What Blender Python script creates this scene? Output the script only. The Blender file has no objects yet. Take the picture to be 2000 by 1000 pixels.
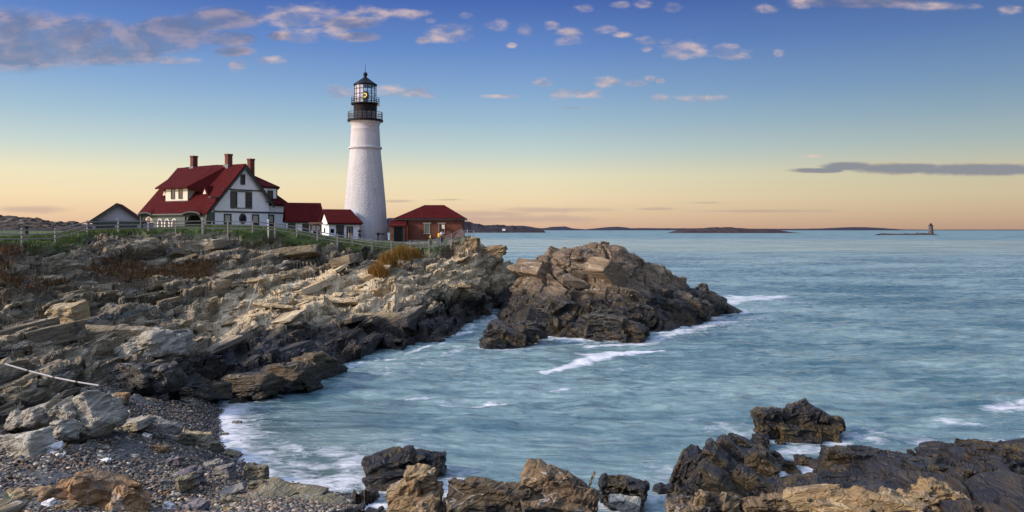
import bpy, bmesh, math, random
import numpy as np
from mathutils import Vector, Matrix, Euler

scene = bpy.context.scene
COL = scene.collection
R = math.radians

# ------------------------------------------------------------------ camera
EYE = 11.0            # eye height above the sea, metres
FPX = 1600.0          # focal length in pixels of the 2000 px wide photograph
HOR = 448.0           # horizon row in the photograph
cam_d = bpy.data.cameras.new("camera")
cam_d.sensor_width = 36.0
cam_d.lens = 36.0 * FPX / 2000.0
cam_d.shift_y = -(500.0 - HOR) / 2000.0
cam_d.clip_start = 0.2
cam_d.clip_end = 60000.0
cam = bpy.data.objects.new("camera", cam_d)
cam.location = (0, 0, EYE)
cam.rotation_euler = (R(90), 0, 0)
COL.objects.link(cam)
scene.camera = cam

scene.view_settings.view_transform = 'Standard'
scene.view_settings.look = 'None'
scene.view_settings.gamma = 1.0
scene.view_settings.use_curve_mapping = False
scene.view_settings.exposure = 0.0
scene.cycles.use_denoising = True
scene.cycles.max_bounces = 6
scene.cycles.volume_bounces = 0

# ------------------------------------------------------------------ sun
SUN_DIR = Vector((-0.86, -0.25, 0.45)).normalized()      # towards the sun, low in the west
sun_d = bpy.data.lights.new("sun", 'SUN')
sun_d.energy = 4.3
sun_d.angle = R(5)
sun_d.color = (1.0, 0.80, 0.58)
sun = bpy.data.objects.new("sun", sun_d)
sun.rotation_euler = SUN_DIR.to_track_quat('Z', 'Y').to_euler()
sun.location = SUN_DIR * 400
COL.objects.link(sun)


# ------------------------------------------------------------------ node helpers
class NT:
    def __init__(self, tree):
        self.t = tree
        self.t.nodes.clear()

    def n(self, typ, **kw):
        nd = self.t.nodes.new(typ)
        for k, v in kw.items():
            setattr(nd, k, v)
        return nd

    def set(self, sock, v):
        if v is None:
            return
        if hasattr(v, 'is_output'):
            self.t.links.new(v, sock)
        elif isinstance(v, (tuple, list)) and len(v) == 3 and sock.type == 'RGBA':
            sock.default_value = (*v, 1)
        else:
            sock.default_value = v

    def math(self, op, a, b=None, c=None, clamp=False):
        nd = self.n('ShaderNodeMath', operation=op, use_clamp=clamp)
        self.set(nd.inputs[0], a)
        if b is not None: self.set(nd.inputs[1], b)
        if c is not None: self.set(nd.inputs[2], c)
        return nd.outputs[0]

    def vmath(self, op, a, b=None, c=None):
        nd = self.n('ShaderNodeVectorMath', operation=op)
        self.set(nd.inputs[0], a)
        if b is not None: self.set(nd.inputs[1], b)
        if c is not None: self.set(nd.inputs[2], c)
        return nd.outputs['Value'] if op in ('LENGTH', 'DOT_PRODUCT', 'DISTANCE') else nd.outputs[0]

    def mix(self, f, a, b):
        nd = self.n('ShaderNodeMix', data_type='RGBA')
        self.set(nd.inputs[0], f)
        self.set(nd.inputs[6], a)
        self.set(nd.inputs[7], b)
        return nd.outputs[2]

    def mixmode(self, mode, f, a, b):
        nd = self.n('ShaderNodeMix', data_type='RGBA', blend_type=mode)
        self.set(nd.inputs[0], f)
        self.set(nd.inputs[6], a)
        self.set(nd.inputs[7], b)
        return nd.outputs[2]

    def smooth(self, v, lo, hi, a=0.0, b=1.0):
        nd = self.n('ShaderNodeMapRange', interpolation_type='SMOOTHSTEP')
        self.set(nd.inputs[0], v)
        for i, x in enumerate((lo, hi, a, b)):
            self.set(nd.inputs[i + 1], x)
        return nd.outputs[0]

    def lin(self, v, lo, hi, a=0.0, b=1.0):
        nd = self.n('ShaderNodeMapRange')
        self.set(nd.inputs[0], v)
        for i, x in enumerate((lo, hi, a, b)):
            self.set(nd.inputs[i + 1], x)
        return nd.outputs[0]

    def noise(self, vec, scale, detail=4.0, rough=0.55, dist=0.0):
        nd = self.n('ShaderNodeTexNoise')
        self.set(nd.inputs['Vector'], vec)
        nd.inputs['Scale'].default_value = scale
        nd.inputs['Detail'].default_value = detail
        nd.inputs['Roughness'].default_value = rough
        nd.inputs['Distortion'].default_value = dist
        return nd.outputs[0]

    def vor(self, vec, scale, feature='F1', out=0):
        nd = self.n('ShaderNodeTexVoronoi', feature=feature)
        self.set(nd.inputs['Vector'], vec)
        nd.inputs['Scale'].default_value = scale
        return nd.outputs[out]

    def ramp(self, f, stops, interp='LINEAR'):
        nd = self.n('ShaderNodeValToRGB')
        cr = nd.color_ramp
        cr.interpolation = interp
        while len(cr.elements) < len(stops):
            cr.elements.new(0.5)
        for e, (p, c) in zip(cr.elements, stops):
            e.position = p
            e.color = (*c, 1) if len(c) == 3 else c
        self.set(nd.inputs[0], f)
        return nd.outputs[0]

    def comb(self, x, y, z):
        nd = self.n('ShaderNodeCombineXYZ')
        for i, v in enumerate((x, y, z)):
            self.set(nd.inputs[i], v)
        return nd.outputs[0]

    def sep(self, v):
        nd = self.n('ShaderNodeSeparateXYZ')
        self.set(nd.inputs[0], v)
        return nd.outputs


def srgb(r, g, b):
    f = lambda c: c / 12.92 if c <= 0.04045 else ((c + 0.055) / 1.055) ** 2.4
    return (f(r / 255), f(g / 255), f(b / 255))


# ------------------------------------------------------------------ world: dusk sky with small lit clouds
world = bpy.data.worlds.new("World")
scene.world = world
world.use_nodes = True
W = NT(world.node_tree)
tc = W.n('ShaderNodeTexCoord').outputs['Generated']
dx, dy, dz = W.sep(tc)
hlen = W.math('SQRT', W.math('ADD', W.math('MULTIPLY', dx, dx), W.math('MULTIPLY', dy, dy)))
tanel = W.math('DIVIDE', dz, W.math('MAXIMUM', hlen, 0.02))
sky = W.n('ShaderNodeTexSky', sky_type='NISHITA')
sky.sun_disc = False
sky.sun_elevation = math.asin(SUN_DIR.z)
sky.sun_rotation = math.atan2(SUN_DIR.x, SUN_DIR.y)
sky.altitude = 10
# dusk gradient by elevation
grad = W.ramp(W.math('DIVIDE', tanel, 1.0, clamp=True), [
    (0.0, srgb(222, 178, 152)), (0.014, srgb(236, 200, 164)), (0.038, srgb(246, 222, 180)),
    (0.064, srgb(238, 228, 192)), (0.095, srgb(198, 213, 208)), (0.13, srgb(163, 192, 210)), (0.165, srgb(135, 171, 210)),
    (0.22, srgb(98, 137, 201)), (0.28, srgb(64, 99, 177)), (0.42, srgb(120, 150, 205)), (1.0, srgb(176, 196, 232))])
west = W.vmath('DOT_PRODUCT', W.comb(W.math('DIVIDE', dx, W.math('MAXIMUM', hlen, 0.02)),
                                     W.math('DIVIDE', dy, W.math('MAXIMUM', hlen, 0.02)), 0.0),
               (-0.91, -0.41, 0.0))
fac = W.ramp(W.lin(west, -1.0, 1.0), [(0.0, (.56, .57, .59)), (0.10, (.66, .67, .68)), (0.28, (.93, .94, .95)), (0.52, (1, 1, 1)),
                                      (0.69, (1.06, 1.02, 1.0)), (0.80, (2.5, 2.3, 2.15)), (1.0, (4.6, 4.0, 3.5))])
base = W.mixmode('MULTIPLY', 1.0, grad, fac)
# --- clouds: soft blobs placed by direction
qy = W.math('DIVIDE', dz, W.math('MAXIMUM', dy, 0.05))
qv = W.comb(W.math('DIVIDE', dx, W.math('MAXIMUM', dy, 0.05)), qy, 0.0)
front = W.smooth(dy, 0.1, 0.3)


def blobs(lst, grow=1.0):
    m = None
    for (px, py, rx, ry) in lst:
        ix, iy = FPX / (rx * grow), FPX / (ry * grow)
        cx, cy = (px - 1000) / FPX, (HOR - py) / FPX
        d = W.vmath('LENGTH', W.vmath('MULTIPLY_ADD', qv, (ix, iy, 0), (-cx * ix, -cy * iy, 0)))
        m = d if m is None else W.math('MINIMUM', m, d)
    return W.math('SUBTRACT', 1.0, m)


qs = W.vmath('MULTIPLY', qv, (0.55, 1.25, 1.0))
n1 = W.noise(qs, 34.0, 6.0, 0.60, 0.35)
n2 = W.noise(W.vmath('ADD', qs, (3.1, 1.7, 0.4)), 60.0, 5.0, 0.55)
# the same noise sampled a little towards the light gives lit and shaded sides
n1b = W.noise(W.vmath('ADD', qs, (-0.006, -0.012, 0.0)), 34.0, 6.0, 0.60, 0.35)
small = blobs([
    (467, 126, 20, 10), (873, 65, 38, 17), (825, 78, 12, 7), (970, 50, 22, 11), (1025, 58, 15, 10), (1075, 50, 15, 10),
    (1110, 62, 27, 9), (1115, 80, 26, 13), (1185, 58, 26, 8), (1215, 67, 17, 6), (1255, 8, 18, 8), (1315, 14, 18, 10),
    (1215, 10, 16, 7), (1495, 17, 20, 10), (1140, 16, 15, 7), (1265, 80, 22, 8), (1300, 80, 18, 6), (1340, 97, 42, 17),
    (1415, 93, 24, 9), (1425, 106, 36, 10), (1520, 104, 11, 8), (1262, 96, 10, 5), (1570, 6, 34, 9), (1840, 12, 60, 8),
    (1970, 20, 20, 9), (660, 178, 22, 14), (690, 178, 25, 9), (755, 177, 28, 11), (800, 180, 48, 9), (830, 184, 34, 6),
    (1065, 161, 18, 8), (1105, 183, 30, 10), (1140, 184, 38, 8), (1185, 160, 24, 10), (1240, 163, 20, 6), (1285, 191, 20, 7),
    (1370, 193, 46, 7), (1270, 154, 10, 5), (1290, 158, 9, 5), (1125, 210, 32, 4), (980, 188, 34, 4), (1590, 305, 22, 4),
    (640, 62, 38, 14), (720, 30, 52, 13), (790, 28, 38, 11), (600, 34, 80, 22), (590, 68, 46, 15), (530, 118, 26, 7), (340, 118, 40, 9), (1000, 88, 9, 5), (910, 30, 14, 6), (840, 40, 12, 5)], 1.4)
bank = blobs([
    (60, 92, 190, 52), (10, 60, 130, 46), (140, 70, 150, 42), (210, 100, 140, 32), (300, 78, 130, 34), (340, 56, 100, 28),
    (430, 38, 90, 26), (440, 75, 66, 18), (455, 100, 44, 12), (545, 70, 26, 10),
    (700, 72, 46, 12), (1680, 3, 150, 14), (680, 45, 70, 15), (-200, 90, 240, 60)])
low = blobs([
    (1930, 331, 280, 17), (1760, 329, 160, 15), (1655, 325, 80, 13), (1600, 333, 80, 7), (2200, 325, 260, 30)])
streak = blobs([
    (1080, 410, 170, 8), (1280, 408, 60, 4), (960, 418, 130, 10), (880, 390, 50, 3), (1380, 396, 70, 3), (775, 393, 40, 4),
    (50, 409, 110, 10), (1010, 428, 260, 12), (1500, 412, 200, 4)])
dn = W.math('MULTIPLY', W.math('SUBTRACT', n1, 0.5), 3.0)
dn2 = W.math('ADD', W.math('MULTIPLY', W.math('SUBTRACT', n2, 0.5), 2.4), W.math('MULTIPLY', dn, 0.5))
a_small = W.smooth(W.math('ADD', W.math('MINIMUM', W.math('MULTIPLY', small, 1.2), 0.62), W.math('MULTIPLY', dn2, 0.8)), 0.02, 1.2)
a_bank = W.smooth(W.math('ADD', W.math('MINIMUM', W.math('MULTIPLY', bank, 1.9), 0.66), W.math('MULTIPLY', dn, 0.55)), -0.2, 1.1)
a_low = W.smooth(W.math('ADD', low, W.math('MULTIPLY', dn2, 0.34)), 0.05, 0.55)
a_str = W.math('MULTIPLY', W.smooth(W.math('ADD', streak, W.math('MULTIPLY', dn, 0.5)), 0.0, 0.8), 0.5)
lit = W.smooth(W.math('SUBTRACT', n1, n1b), -0.13, 0.16)
c_small = W.mix(lit, srgb(152, 148, 168), srgb(226, 196, 184))
thick = W.smooth(W.math('ADD', bank, W.math('MULTIPLY', W.math('SUBTRACT', n2, 0.5), 1.2)), 0.1, 0.9)
c_bank = W.mix(W.math('MULTIPLY', lit, W.math('SUBTRACT', 1.0, W.math('MULTIPLY', thick, 0.6))), srgb(104, 109, 138), srgb(178, 158, 168))
c_low = W.mix(W.smooth(W.math('ADD', W.math('SUBTRACT', 1.0, low), W.math('MULTIPLY', dn, 0.3)), 0.45, 1.0), srgb(120, 122, 138), srgb(205, 178, 150))
c_low = W.mix(W.smooth(qy, (HOR - 331) / FPX, (HOR - 317) / FPX, 0.5, 1.0), srgb(121, 121, 138), c_low)
col = W.mix(W.math('MULTIPLY', W.math('MULTIPLY', a_str, front), 1.0), base, srgb(176, 150, 148))
col = W.mix(W.math('MULTIPLY', a_bank, W.math('MULTIPLY', front, 0.86)), col, c_bank)
col = W.mix(W.math('MULTIPLY', a_small, W.math('MULTIPLY', front, 0.88)), col, c_small)
col = W.mix(W.math('MULTIPLY', a_low, W.math('MULTIPLY', front, 0.9)), col, c_low)
bg1 = W.n('ShaderNodeBackground')
W.set(bg1.inputs[0], sky.outputs[0])
bg1.inputs[1].default_value = 0.012
bg2 = W.n('ShaderNodeBackground')
W.set(bg2.inputs[0], col)
bg2.inputs[1].default_value = 0.93
add = W.n('ShaderNodeAddShader')
W.t.links.new(bg1.outputs[0], add.inputs[0])
W.t.links.new(bg2.outputs[0], add.inputs[1])
wo = W.n('ShaderNodeOutputWorld')
W.t.links.new(add.outputs[0], wo.inputs[0])
world.cycles.sampling_method = 'MANUAL'
world.cycles.sample_map_resolution = 512


# ------------------------------------------------------------------ numpy noise
def h01(ix, iy, iz, seed):
    h = (ix.astype(np.uint32) * np.uint32(374761393) + iy.astype(np.uint32) * np.uint32(668265263)
         + iz.astype(np.uint32) * np.uint32(2147483647) + np.uint32((seed * 974711) & 0xffffffff))
    h = (h ^ (h >> np.uint32(13))) * np.uint32(1274126177)
    h = (h ^ (h >> np.uint32(16))) * np.uint32(2246822519)
    h = h ^ (h >> np.uint32(15))
    return (h & np.uint32(0xffffff)).astype(np.float32) / np.float32(16777216)


def vnoise(p, seed=0):
    f = np.floor(p)
    i = f.astype(np.int64)
    w = (p - f).astype(np.float32)
    w = w * w * (3 - 2 * w)
    out = np.zeros(len(p), np.float32)
    for cx in (0, 1):
        wx = w[:, 0] if cx else 1 - w[:, 0]
        for cy in (0, 1):
            wy = w[:, 1] if cy else 1 - w[:, 1]
            for cz in (0, 1):
                wz = w[:, 2] if cz else 1 - w[:, 2]
                out += wx * wy * wz * h01(i[:, 0] + cx, i[:, 1] + cy, i[:, 2] + cz, seed)
    return out * 2 - 1


def fbm(p, octs=4, seed=0, gain=0.5):
    a, s = 0.0, 1.0
    for o in range(octs):
        a = a + s * vnoise(p * (2.03 ** o) + 17.3 * o, seed + o)
        s *= gain
    return a


def cells(q, seed, jit=0.9):
    """nearest jittered cell: offset to its centre and four random numbers per cell"""
    i0 = np.floor(q - 0.5).astype(np.int64)
    best = np.full(len(q), 1e9, np.float32)
    off = np.zeros((len(q), 3), np.float32)
    cid = np.zeros((len(q), 3), np.int64)
    for a in (0, 1):
        for b in (0, 1):
            for c in (0, 1):
                ix, iy, iz = i0[:, 0] + a, i0[:, 1] + b, i0[:, 2] + c
                d = np.empty((len(q), 3), np.float32)
                d[:, 0] = q[:, 0] - (ix + 0.5 + jit * (h01(ix, iy, iz, seed) - .5))
                d[:, 1] = q[:, 1] - (iy + 0.5 + jit * (h01(ix, iy, iz, seed + 7) - .5))
                d[:, 2] = q[:, 2] - (iz + 0.5 + jit * (h01(ix, iy, iz, seed + 13) - .5))
                dd = (d * d).sum(1)
                m = dd < best
                best[m] = dd[m]
                off[m] = d[m]
                cid[m, 0] = ix[m]; cid[m, 1] = iy[m]; cid[m, 2] = iz[m]
    r = [h01(cid[:, 0], cid[:, 1], cid[:, 2], seed + 31 + k) * 2 - 1 for k in range(4)]
    return off, r


# bedding frame of the coast: strike runs roughly straight ahead, layers dip to the left
def frame(strike=0.16, dip=-14, plunge=4):
    m = Euler((R(plunge), R(dip), -strike)).to_matrix()
    return np.array(m, np.float32)


BED = frame()


def fracture(p, levels, seed, mat=BED):
    """scalar offset along the normal: broken, tilted blocks at several sizes"""
    s = (p @ mat).astype(np.float32)
    w = np.stack([vnoise(p * .55, seed + 90), vnoise(p * .55 + 40, seed + 91), vnoise(p * .55 + 80, seed + 92)], 1)
    out = np.zeros(len(p), np.float32)
    for k, (size, amp, tilt) in enumerate(levels):
        q = (s + w * 0.22 * min(size)) / np.array(size, np.float32)
        off, r = cells(q, seed + 101 * k)
        out += amp * (r[0] + tilt * (r[1] * off[:, 0] + r[2] * off[:, 1] + r[3] * off[:, 2]))
    return out


def smoothstep(x, a, b):
    t = np.clip((x - a) / (b - a), 0, 1)
    return t * t * (3 - 2 * t)


def P(px, py, Y):
    s = Y / FPX
    return ((px - 1000) * s, Y, EYE - (py - HOR) * s)


def W0(px, py, z=0.0):
    Y = (EYE - z) * FPX / (py - HOR)
    return ((px - 1000) * Y / FPX, Y)


# ------------------------------------------------------------------ mesh helpers
def np_mesh(name, verts, faces4=None, faces3=None, smooth=False):
    me = bpy.data.meshes.new(name)
    fl = []
    if faces4 is not None and len(faces4): fl.append((np.asarray(faces4, np.int32), 4))
    if faces3 is not None and len(faces3): fl.append((np.asarray(faces3, np.int32), 3))
    nl = sum(len(f) * k for f, k in fl)
    npoly = sum(len(f) for f, k in fl)
    me.vertices.add(len(verts))
    me.vertices.foreach_set('co', np.asarray(verts, np.float32).ravel())
    me.loops.add(nl)
    me.loops.foreach_set('vertex_index', np.concatenate([f.ravel() for f, k in fl]))
    me.polygons.add(npoly)
    tot = np.concatenate([np.full(len(f), k, np.int32) for f, k in fl])
    st = np.concatenate([[0], np.cumsum(tot)[:-1]]).astype(np.int32)
    me.polygons.foreach_set('loop_start', st)
    me.polygons.foreach_set('use_smooth', np.full(npoly, smooth))
    me.update(calc_edges=True)
    return me


def attr(me, name, arr):
    arr = np.asarray(arr, np.float32)
    if arr.ndim == 1:
        a = me.attributes.new(name, 'FLOAT', 'POINT')
        a.data.foreach_set('value', arr)
    else:
        if arr.shape[1] == 3:
            arr = np.concatenate([arr, np.ones((len(arr), 1), np.float32)], 1)
        a = me.attributes.new(name, 'FLOAT_COLOR', 'POINT')
        a.data.foreach_set('color', arr.ravel())


def link(name, me, mat=None, parent=None):
    o = bpy.data.objects.new(name, me)
    COL.objects.link(o)
    if mat: me.materials.append(mat)
    if parent: o.parent = parent
    return o


def tag(o, label=None, cat=None, group=None, kind=None):
    for k, v in (('label', label), ('category', cat), ('group', group), ('kind', kind)):
        if v: o[k] = v
    return o


def empty(name, loc, rz=0.0, label=None, cat=None, group=None):
    o = bpy.data.objects.new(name, None)
    o.empty_display_size = 0.3
    COL.objects.link(o)
    o.location = loc
    o.rotation_euler = (0, 0, rz)
    return tag(o, label, cat, group)


def grid_faces(nu, nv):
    i = np.arange((nu - 1) * (nv - 1))
    u, v = i // (nv - 1), i % (nv - 1)
    a = u * nv + v
    return np.stack([a, a + nv, a + nv + 1, a + 1], 1)


# ------------------------------------------------------------------ broken rock blocks (convex, sharp edged)
def hull_block(rnd, chop=0.5):
    pts = []
    for sx in (-1, 1):
        for sy in (-1, 1):
            for sz in (-1, 1):
                if rnd.random() > chop:
                    pts.append((sx * rnd.uniform(.78, 1), sy * rnd.uniform(.78, 1), sz * rnd.uniform(.8, 1)))
                else:
                    for ax in range(3):
                        q = [sx * rnd.uniform(.85, 1), sy * rnd.uniform(.85, 1), sz * rnd.uniform(.85, 1)]
                        q[ax] *= rnd.uniform(-.1, .6)
                        pts.append(tuple(q))
    bm = bmesh.new()
    vs = [bm.verts.new(p) for p in pts]
    bmesh.ops.convex_hull(bm, input=vs)
    for v in [v for v in bm.verts if not v.link_faces]: bm.verts.remove(v)
    bmesh.ops.dissolve_limit(bm, angle_limit=R(9), verts=bm.verts[:], edges=bm.edges[:])
    bmesh.ops.bevel(bm, geom=bm.edges[:], offset=0.045, segments=1, affect='EDGES')
    bmesh.ops.triangulate(bm, faces=bm.faces[:])
    bm.verts.ensure_lookup_table(); bm.verts.index_update()
    V = np.array([v.co[:] for v in bm.verts], np.float32)
    F = np.array([[v.index for v in f.verts] for f in bm.faces], np.int64)
    bm.free()
    return V, F


_rb = random.Random(5)
BLOCKS = [hull_block(_rb, .35 + .3 * (i % 3) / 2) for i in range(40)]


def subdiv_tris(V, F, n=1):
    for _ in range(n):
        e = np.concatenate([F[:, [0, 1]], F[:, [1, 2]], F[:, [2, 0]]])
        es = np.sort(e, 1)
        u, inv = np.unique(es, axis=0, return_inverse=True)
        inv = inv.reshape(-1)
        mid = (V[u[:, 0]] + V[u[:, 1]]) / 2
        k = len(F); a = len(V)
        m01, m12, m20 = inv[:k] + a, inv[k:2 * k] + a, inv[2 * k:] + a
        V = np.concatenate([V, mid])
        F = np.concatenate([np.stack([F[:, 0], m01, m20], 1), np.stack([m01, F[:, 1], m12], 1), np.stack([m20, m12, F[:, 2]], 1), np.stack([m01, m12, m20], 1)])
    return V, F


def vnormals(V, F):
    fn = np.cross(V[F[:, 1]] - V[F[:, 0]], V[F[:, 2]] - V[F[:, 0]])
    n = np.zeros_like(V)
    for i in range(3): np.add.at(n, F[:, i], fn)
    return n / (np.linalg.norm(n, axis=1, keepdims=True) + 1e-9)


def place_blocks(items, sub=0):
    """items: (block index, centre, size3, rotation matrix) -> joined verts and triangles"""
    Vs, Fs, k = [], [], 0
    for bi, c, sz, M in items:
        V, F = BLOCKS[bi % len(BLOCKS)]
        V = (V * np.array(sz, np.float32) * .5) @ np.array(M, np.float32).T + np.array(c, np.float32)
        Vs.append(V); Fs.append(F + k); k += len(V)
    return np.concatenate(Vs).astype(np.float32), np.concatenate(Fs)


def rotm(yaw, dip=0.0, plunge=0.0):
    return np.array(Euler((plunge, dip, -yaw)).to_matrix(), np.float32)


# ------------------------------------------------------------------ materials
def new_mat(name):
    m = bpy.data.materials.new(name)
    m.use_nodes = True
    return m, NT(m.node_tree)


def finish(m, N, col, rough=0.8, bump=None, dist=0.05, strength=1.0, metallic=0.0, spec=0.5, emit=None, estr=0.0, normal=None, alpha=None):
    b = N.n('ShaderNodeBsdfPrincipled')
    N.set(b.inputs['Base Color'], col)
    N.set(b.inputs['Roughness'], rough)
    N.set(b.inputs['Metallic'], metallic)
    N.set(b.inputs['Specular IOR Level'], spec)
    if emit is not None:
        N.set(b.inputs['Emission Color'], emit)
        N.set(b.inputs['Emission Strength'], estr)
    if bump is not None:
        bn = N.n('ShaderNodeBump')
        bn.inputs['Strength'].default_value = strength
        bn.inputs['Distance'].default_value = dist
        N.set(bn.inputs['Height'], bump)
        if normal is not None: N.set(bn.inputs['Normal'], normal)
        N.t.links.new(bn.outputs[0], b.inputs['Normal'])
    o = N.n('ShaderNodeOutputMaterial')
    N.t.links.new(b.outputs[0], o.inputs[0])
    return b


def rock_nodes(N, tones, rust=0.5, dark=0.5, strike=0.16, dip=-14, grain=1.0):
    """colour and bump height of layered, jointed coastal rock; tones = (grey, tan, pale)"""
    geo = N.n('ShaderNodeNewGeometry')
    pos = geo.outputs['Position']
    mp = N.n('ShaderNodeMapping', vector_type='TEXTURE')
    mp.inputs['Rotation'].default_value = (R(4), R(dip), -strike)
    N.set(mp.inputs[0], pos)
    bed = mp.outputs[0]
    lay = N.vmath('MULTIPLY', bed, (0.9, 0.22, 3.2))
    big = N.noise(pos, 0.16 * grain, 5.0, 0.6, 0.6)
    mid = N.noise(lay, 0.55 * grain, 6.0, 0.62, 0.4)
    fine = N.noise(lay, 3.0 * grain, 6.0, 0.68)
    cell = N.vor(N.vmath('ADD', N.vmath('MULTIPLY', bed, (1.1, 0.45, 2.2)), (0, 0, 0)), 0.85 * grain, 'F1', 1)
    cellv = N.sep(cell)[0]
    t = N.math('ADD', N.math('MULTIPLY', mid, 0.6), N.math('ADD', N.math('MULTIPLY', big, 0.5), N.math('MULTIPLY', N.math('SUBTRACT', cellv, 0.5), 0.26)))
    col = N.ramp(N.math('SUBTRACT', t, 0.05), [(0.30, tones[0]), (0.46, tones[1]), (0.58, tones[1]), (0.72, tones[2])])
    col = N.mixmode('MULTIPLY', 0.75, col, N.ramp(fine, [(0.30, (.42, .42, .43)), (0.52, (1, 1, 1)), (0.75, (1.25, 1.23, 1.18))]))
    rn = N.noise(N.vmath('ADD', lay, (11, 5, 3)), 0.42 * grain, 4.0, 0.6, 0.8)
    col = N.mix(N.math('MULTIPLY', N.smooth(rn, 0.60 - .04 * rust, 0.74), rust), col, (0.20, 0.085, 0.03))
    ln = N.noise(N.vmath('ADD', pos, (31, 7, 5)), 0.9 * grain, 6.0, 0.72, 0.3)
    col = N.mix(N.math('MULTIPLY', N.smooth(ln, 0.55, 0.66), dark), col, (0.035, 0.034, 0.036))
    # thin quartz veins
    vn = N.math('ABSOLUTE', N.math('SUBTRACT', N.noise(N.vmath('ADD', N.vmath('MULTIPLY', bed, (.5, .12, 1.0)), (5, 3, 9)), 0.8 * grain, 3.0, 0.5, 0.4), 0.5))
    col = N.mix(N.math('MULTIPLY', N.smooth(vn, 0.007, 0.002), 0.55), col, (0.5, 0.48, 0.45))
    # joints
    wv = N.vmath('ADD', bed, N.vmath('MULTIPLY', N.n('ShaderNodeTexNoise').outputs[1], (0.0, 0.0, 0.0)))
    e1 = N.vor(N.vmath('MULTIPLY', wv, (1.0, 0.42, 2.3)), 0.9 * grain, 'DISTANCE_TO_EDGE')
    e2 = N.vor(N.vmath('MULTIPLY', wv, (1.6, 0.5, 5.0)), 1.7 * grain, 'DISTANCE_TO_EDGE')
    j1 = N.smooth(e1, 0.0, 0.09)
    j2 = N.smooth(e2, 0.0, 0.14)
    h = N.math('ADD', N.math('MULTIPLY', mid, 1.2), N.math('MULTIPLY', fine, 0.8))
    h = N.math('ADD', h, N.math('ADD', N.math('MULTIPLY', j1, 0.34), N.math('MULTIPLY', j2, 0.10)))
    h = N.math('ADD', h, N.math('MULTIPLY', cellv, 0.35))
    return pos, col, h, fine, mid


def rock_mat(name, tones, rust=0.5, dark=0.5, wet=None, strike=0.16, dip=-14, grain=1.0, weed=0.5, bump=0.16, rough=0.85):
    """wet = height of the dark weed-covered tidal band (None: dry rock)"""
    m, N = new_mat(name)
    pos, col, h, fine, mid = rock_nodes(N, tones, rust, dark, strike, dip, grain)
    rg = rough
    if wet is not None:
        z = N.sep(pos)[2]
        zz = N.math('ADD', z, N.math('MULTIPLY', N.math('SUBTRACT', mid, 0.5), 1.6))
        w = N.smooth(zz, wet + 0.7, wet - 0.5)
        wn = N.noise(pos, 0.8, 4, 0.6)
        wc = N.mix(N.math('MULTIPLY', N.smooth(wn, 0.45, 0.6), weed), (0.022, 0.019, 0.017), (0.075, 0.05, 0.016))
        wc = N.mixmode('MULTIPLY', 0.6, wc, N.ramp(fine, [(0.3, (.45, .45, .45)), (0.7, (1.5, 1.5, 1.5))]))
        col = N.mix(w, col, wc)
        rg = N.math('SUBTRACT', rough, N.math('MULTIPLY', w, rough - 0.30))
    finish(m, N, col, rg, h, bump, 1.0)
    return m
# ------------------------------------------------------------------ terrain: headland, beach, near shore
def rbf(points, lam=0.0):
    pts = np.array(points, np.float64)
    xy, z = pts[:, :2], pts[:, 2]
    n = len(pts)
    d = np.sqrt(((xy[:, None] - xy[None]) ** 2).sum(-1))
    A = np.zeros((n + 3, n + 3))
    A[:n, :n] = d + lam * np.eye(n)
    A[:n, n] = 1; A[:n, n + 1:] = xy
    A[n, :n] = 1; A[n + 1:, :n] = xy.T
    w = np.linalg.solve(A, np.concatenate([z, [0, 0, 0]]))
    w32, xy32 = w.astype(np.float32), xy.astype(np.float32)

    def f(x, y):
        x = np.asarray(x, np.float32).ravel(); y = np.asarray(y, np.float32).ravel()
        out = np.empty(len(x), np.float32)
        for s in range(0, len(x), 60000):
            a, b = x[s:s + 60000], y[s:s + 60000]
            r = np.sqrt((a[:, None] - xy32[:, 0]) ** 2 + (b[:, None] - xy32[:, 1]) ** 2)
            out[s:s + 60000] = r @ w32[:n] + w32[n] + w32[n + 1] * a + w32[n + 2] * b
        return out
    return f


FENCE = [(-70, 474, 66), (43, 476, 70), (108, 474, 75), (170.5, 456, 83), (231, 453, 88), (290, 452, 91), (343, 452.5, 93), (396, 452, 95),
         (445, 452, 97), (493.5, 453.5, 98), (537, 456, 100), (580, 461, 102), (620, 470, 103), (659, 477, 104), (688, 480, 104.5),
         (726, 486, 105), (764, 490, 106), (801, 490, 107), (838, 488, 108)]
RAILFENCE = FENCE
CHAIN = [(838, 488, 108), (860, 482, 109), (882, 474, 110), (903, 464.5, 111)]

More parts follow.
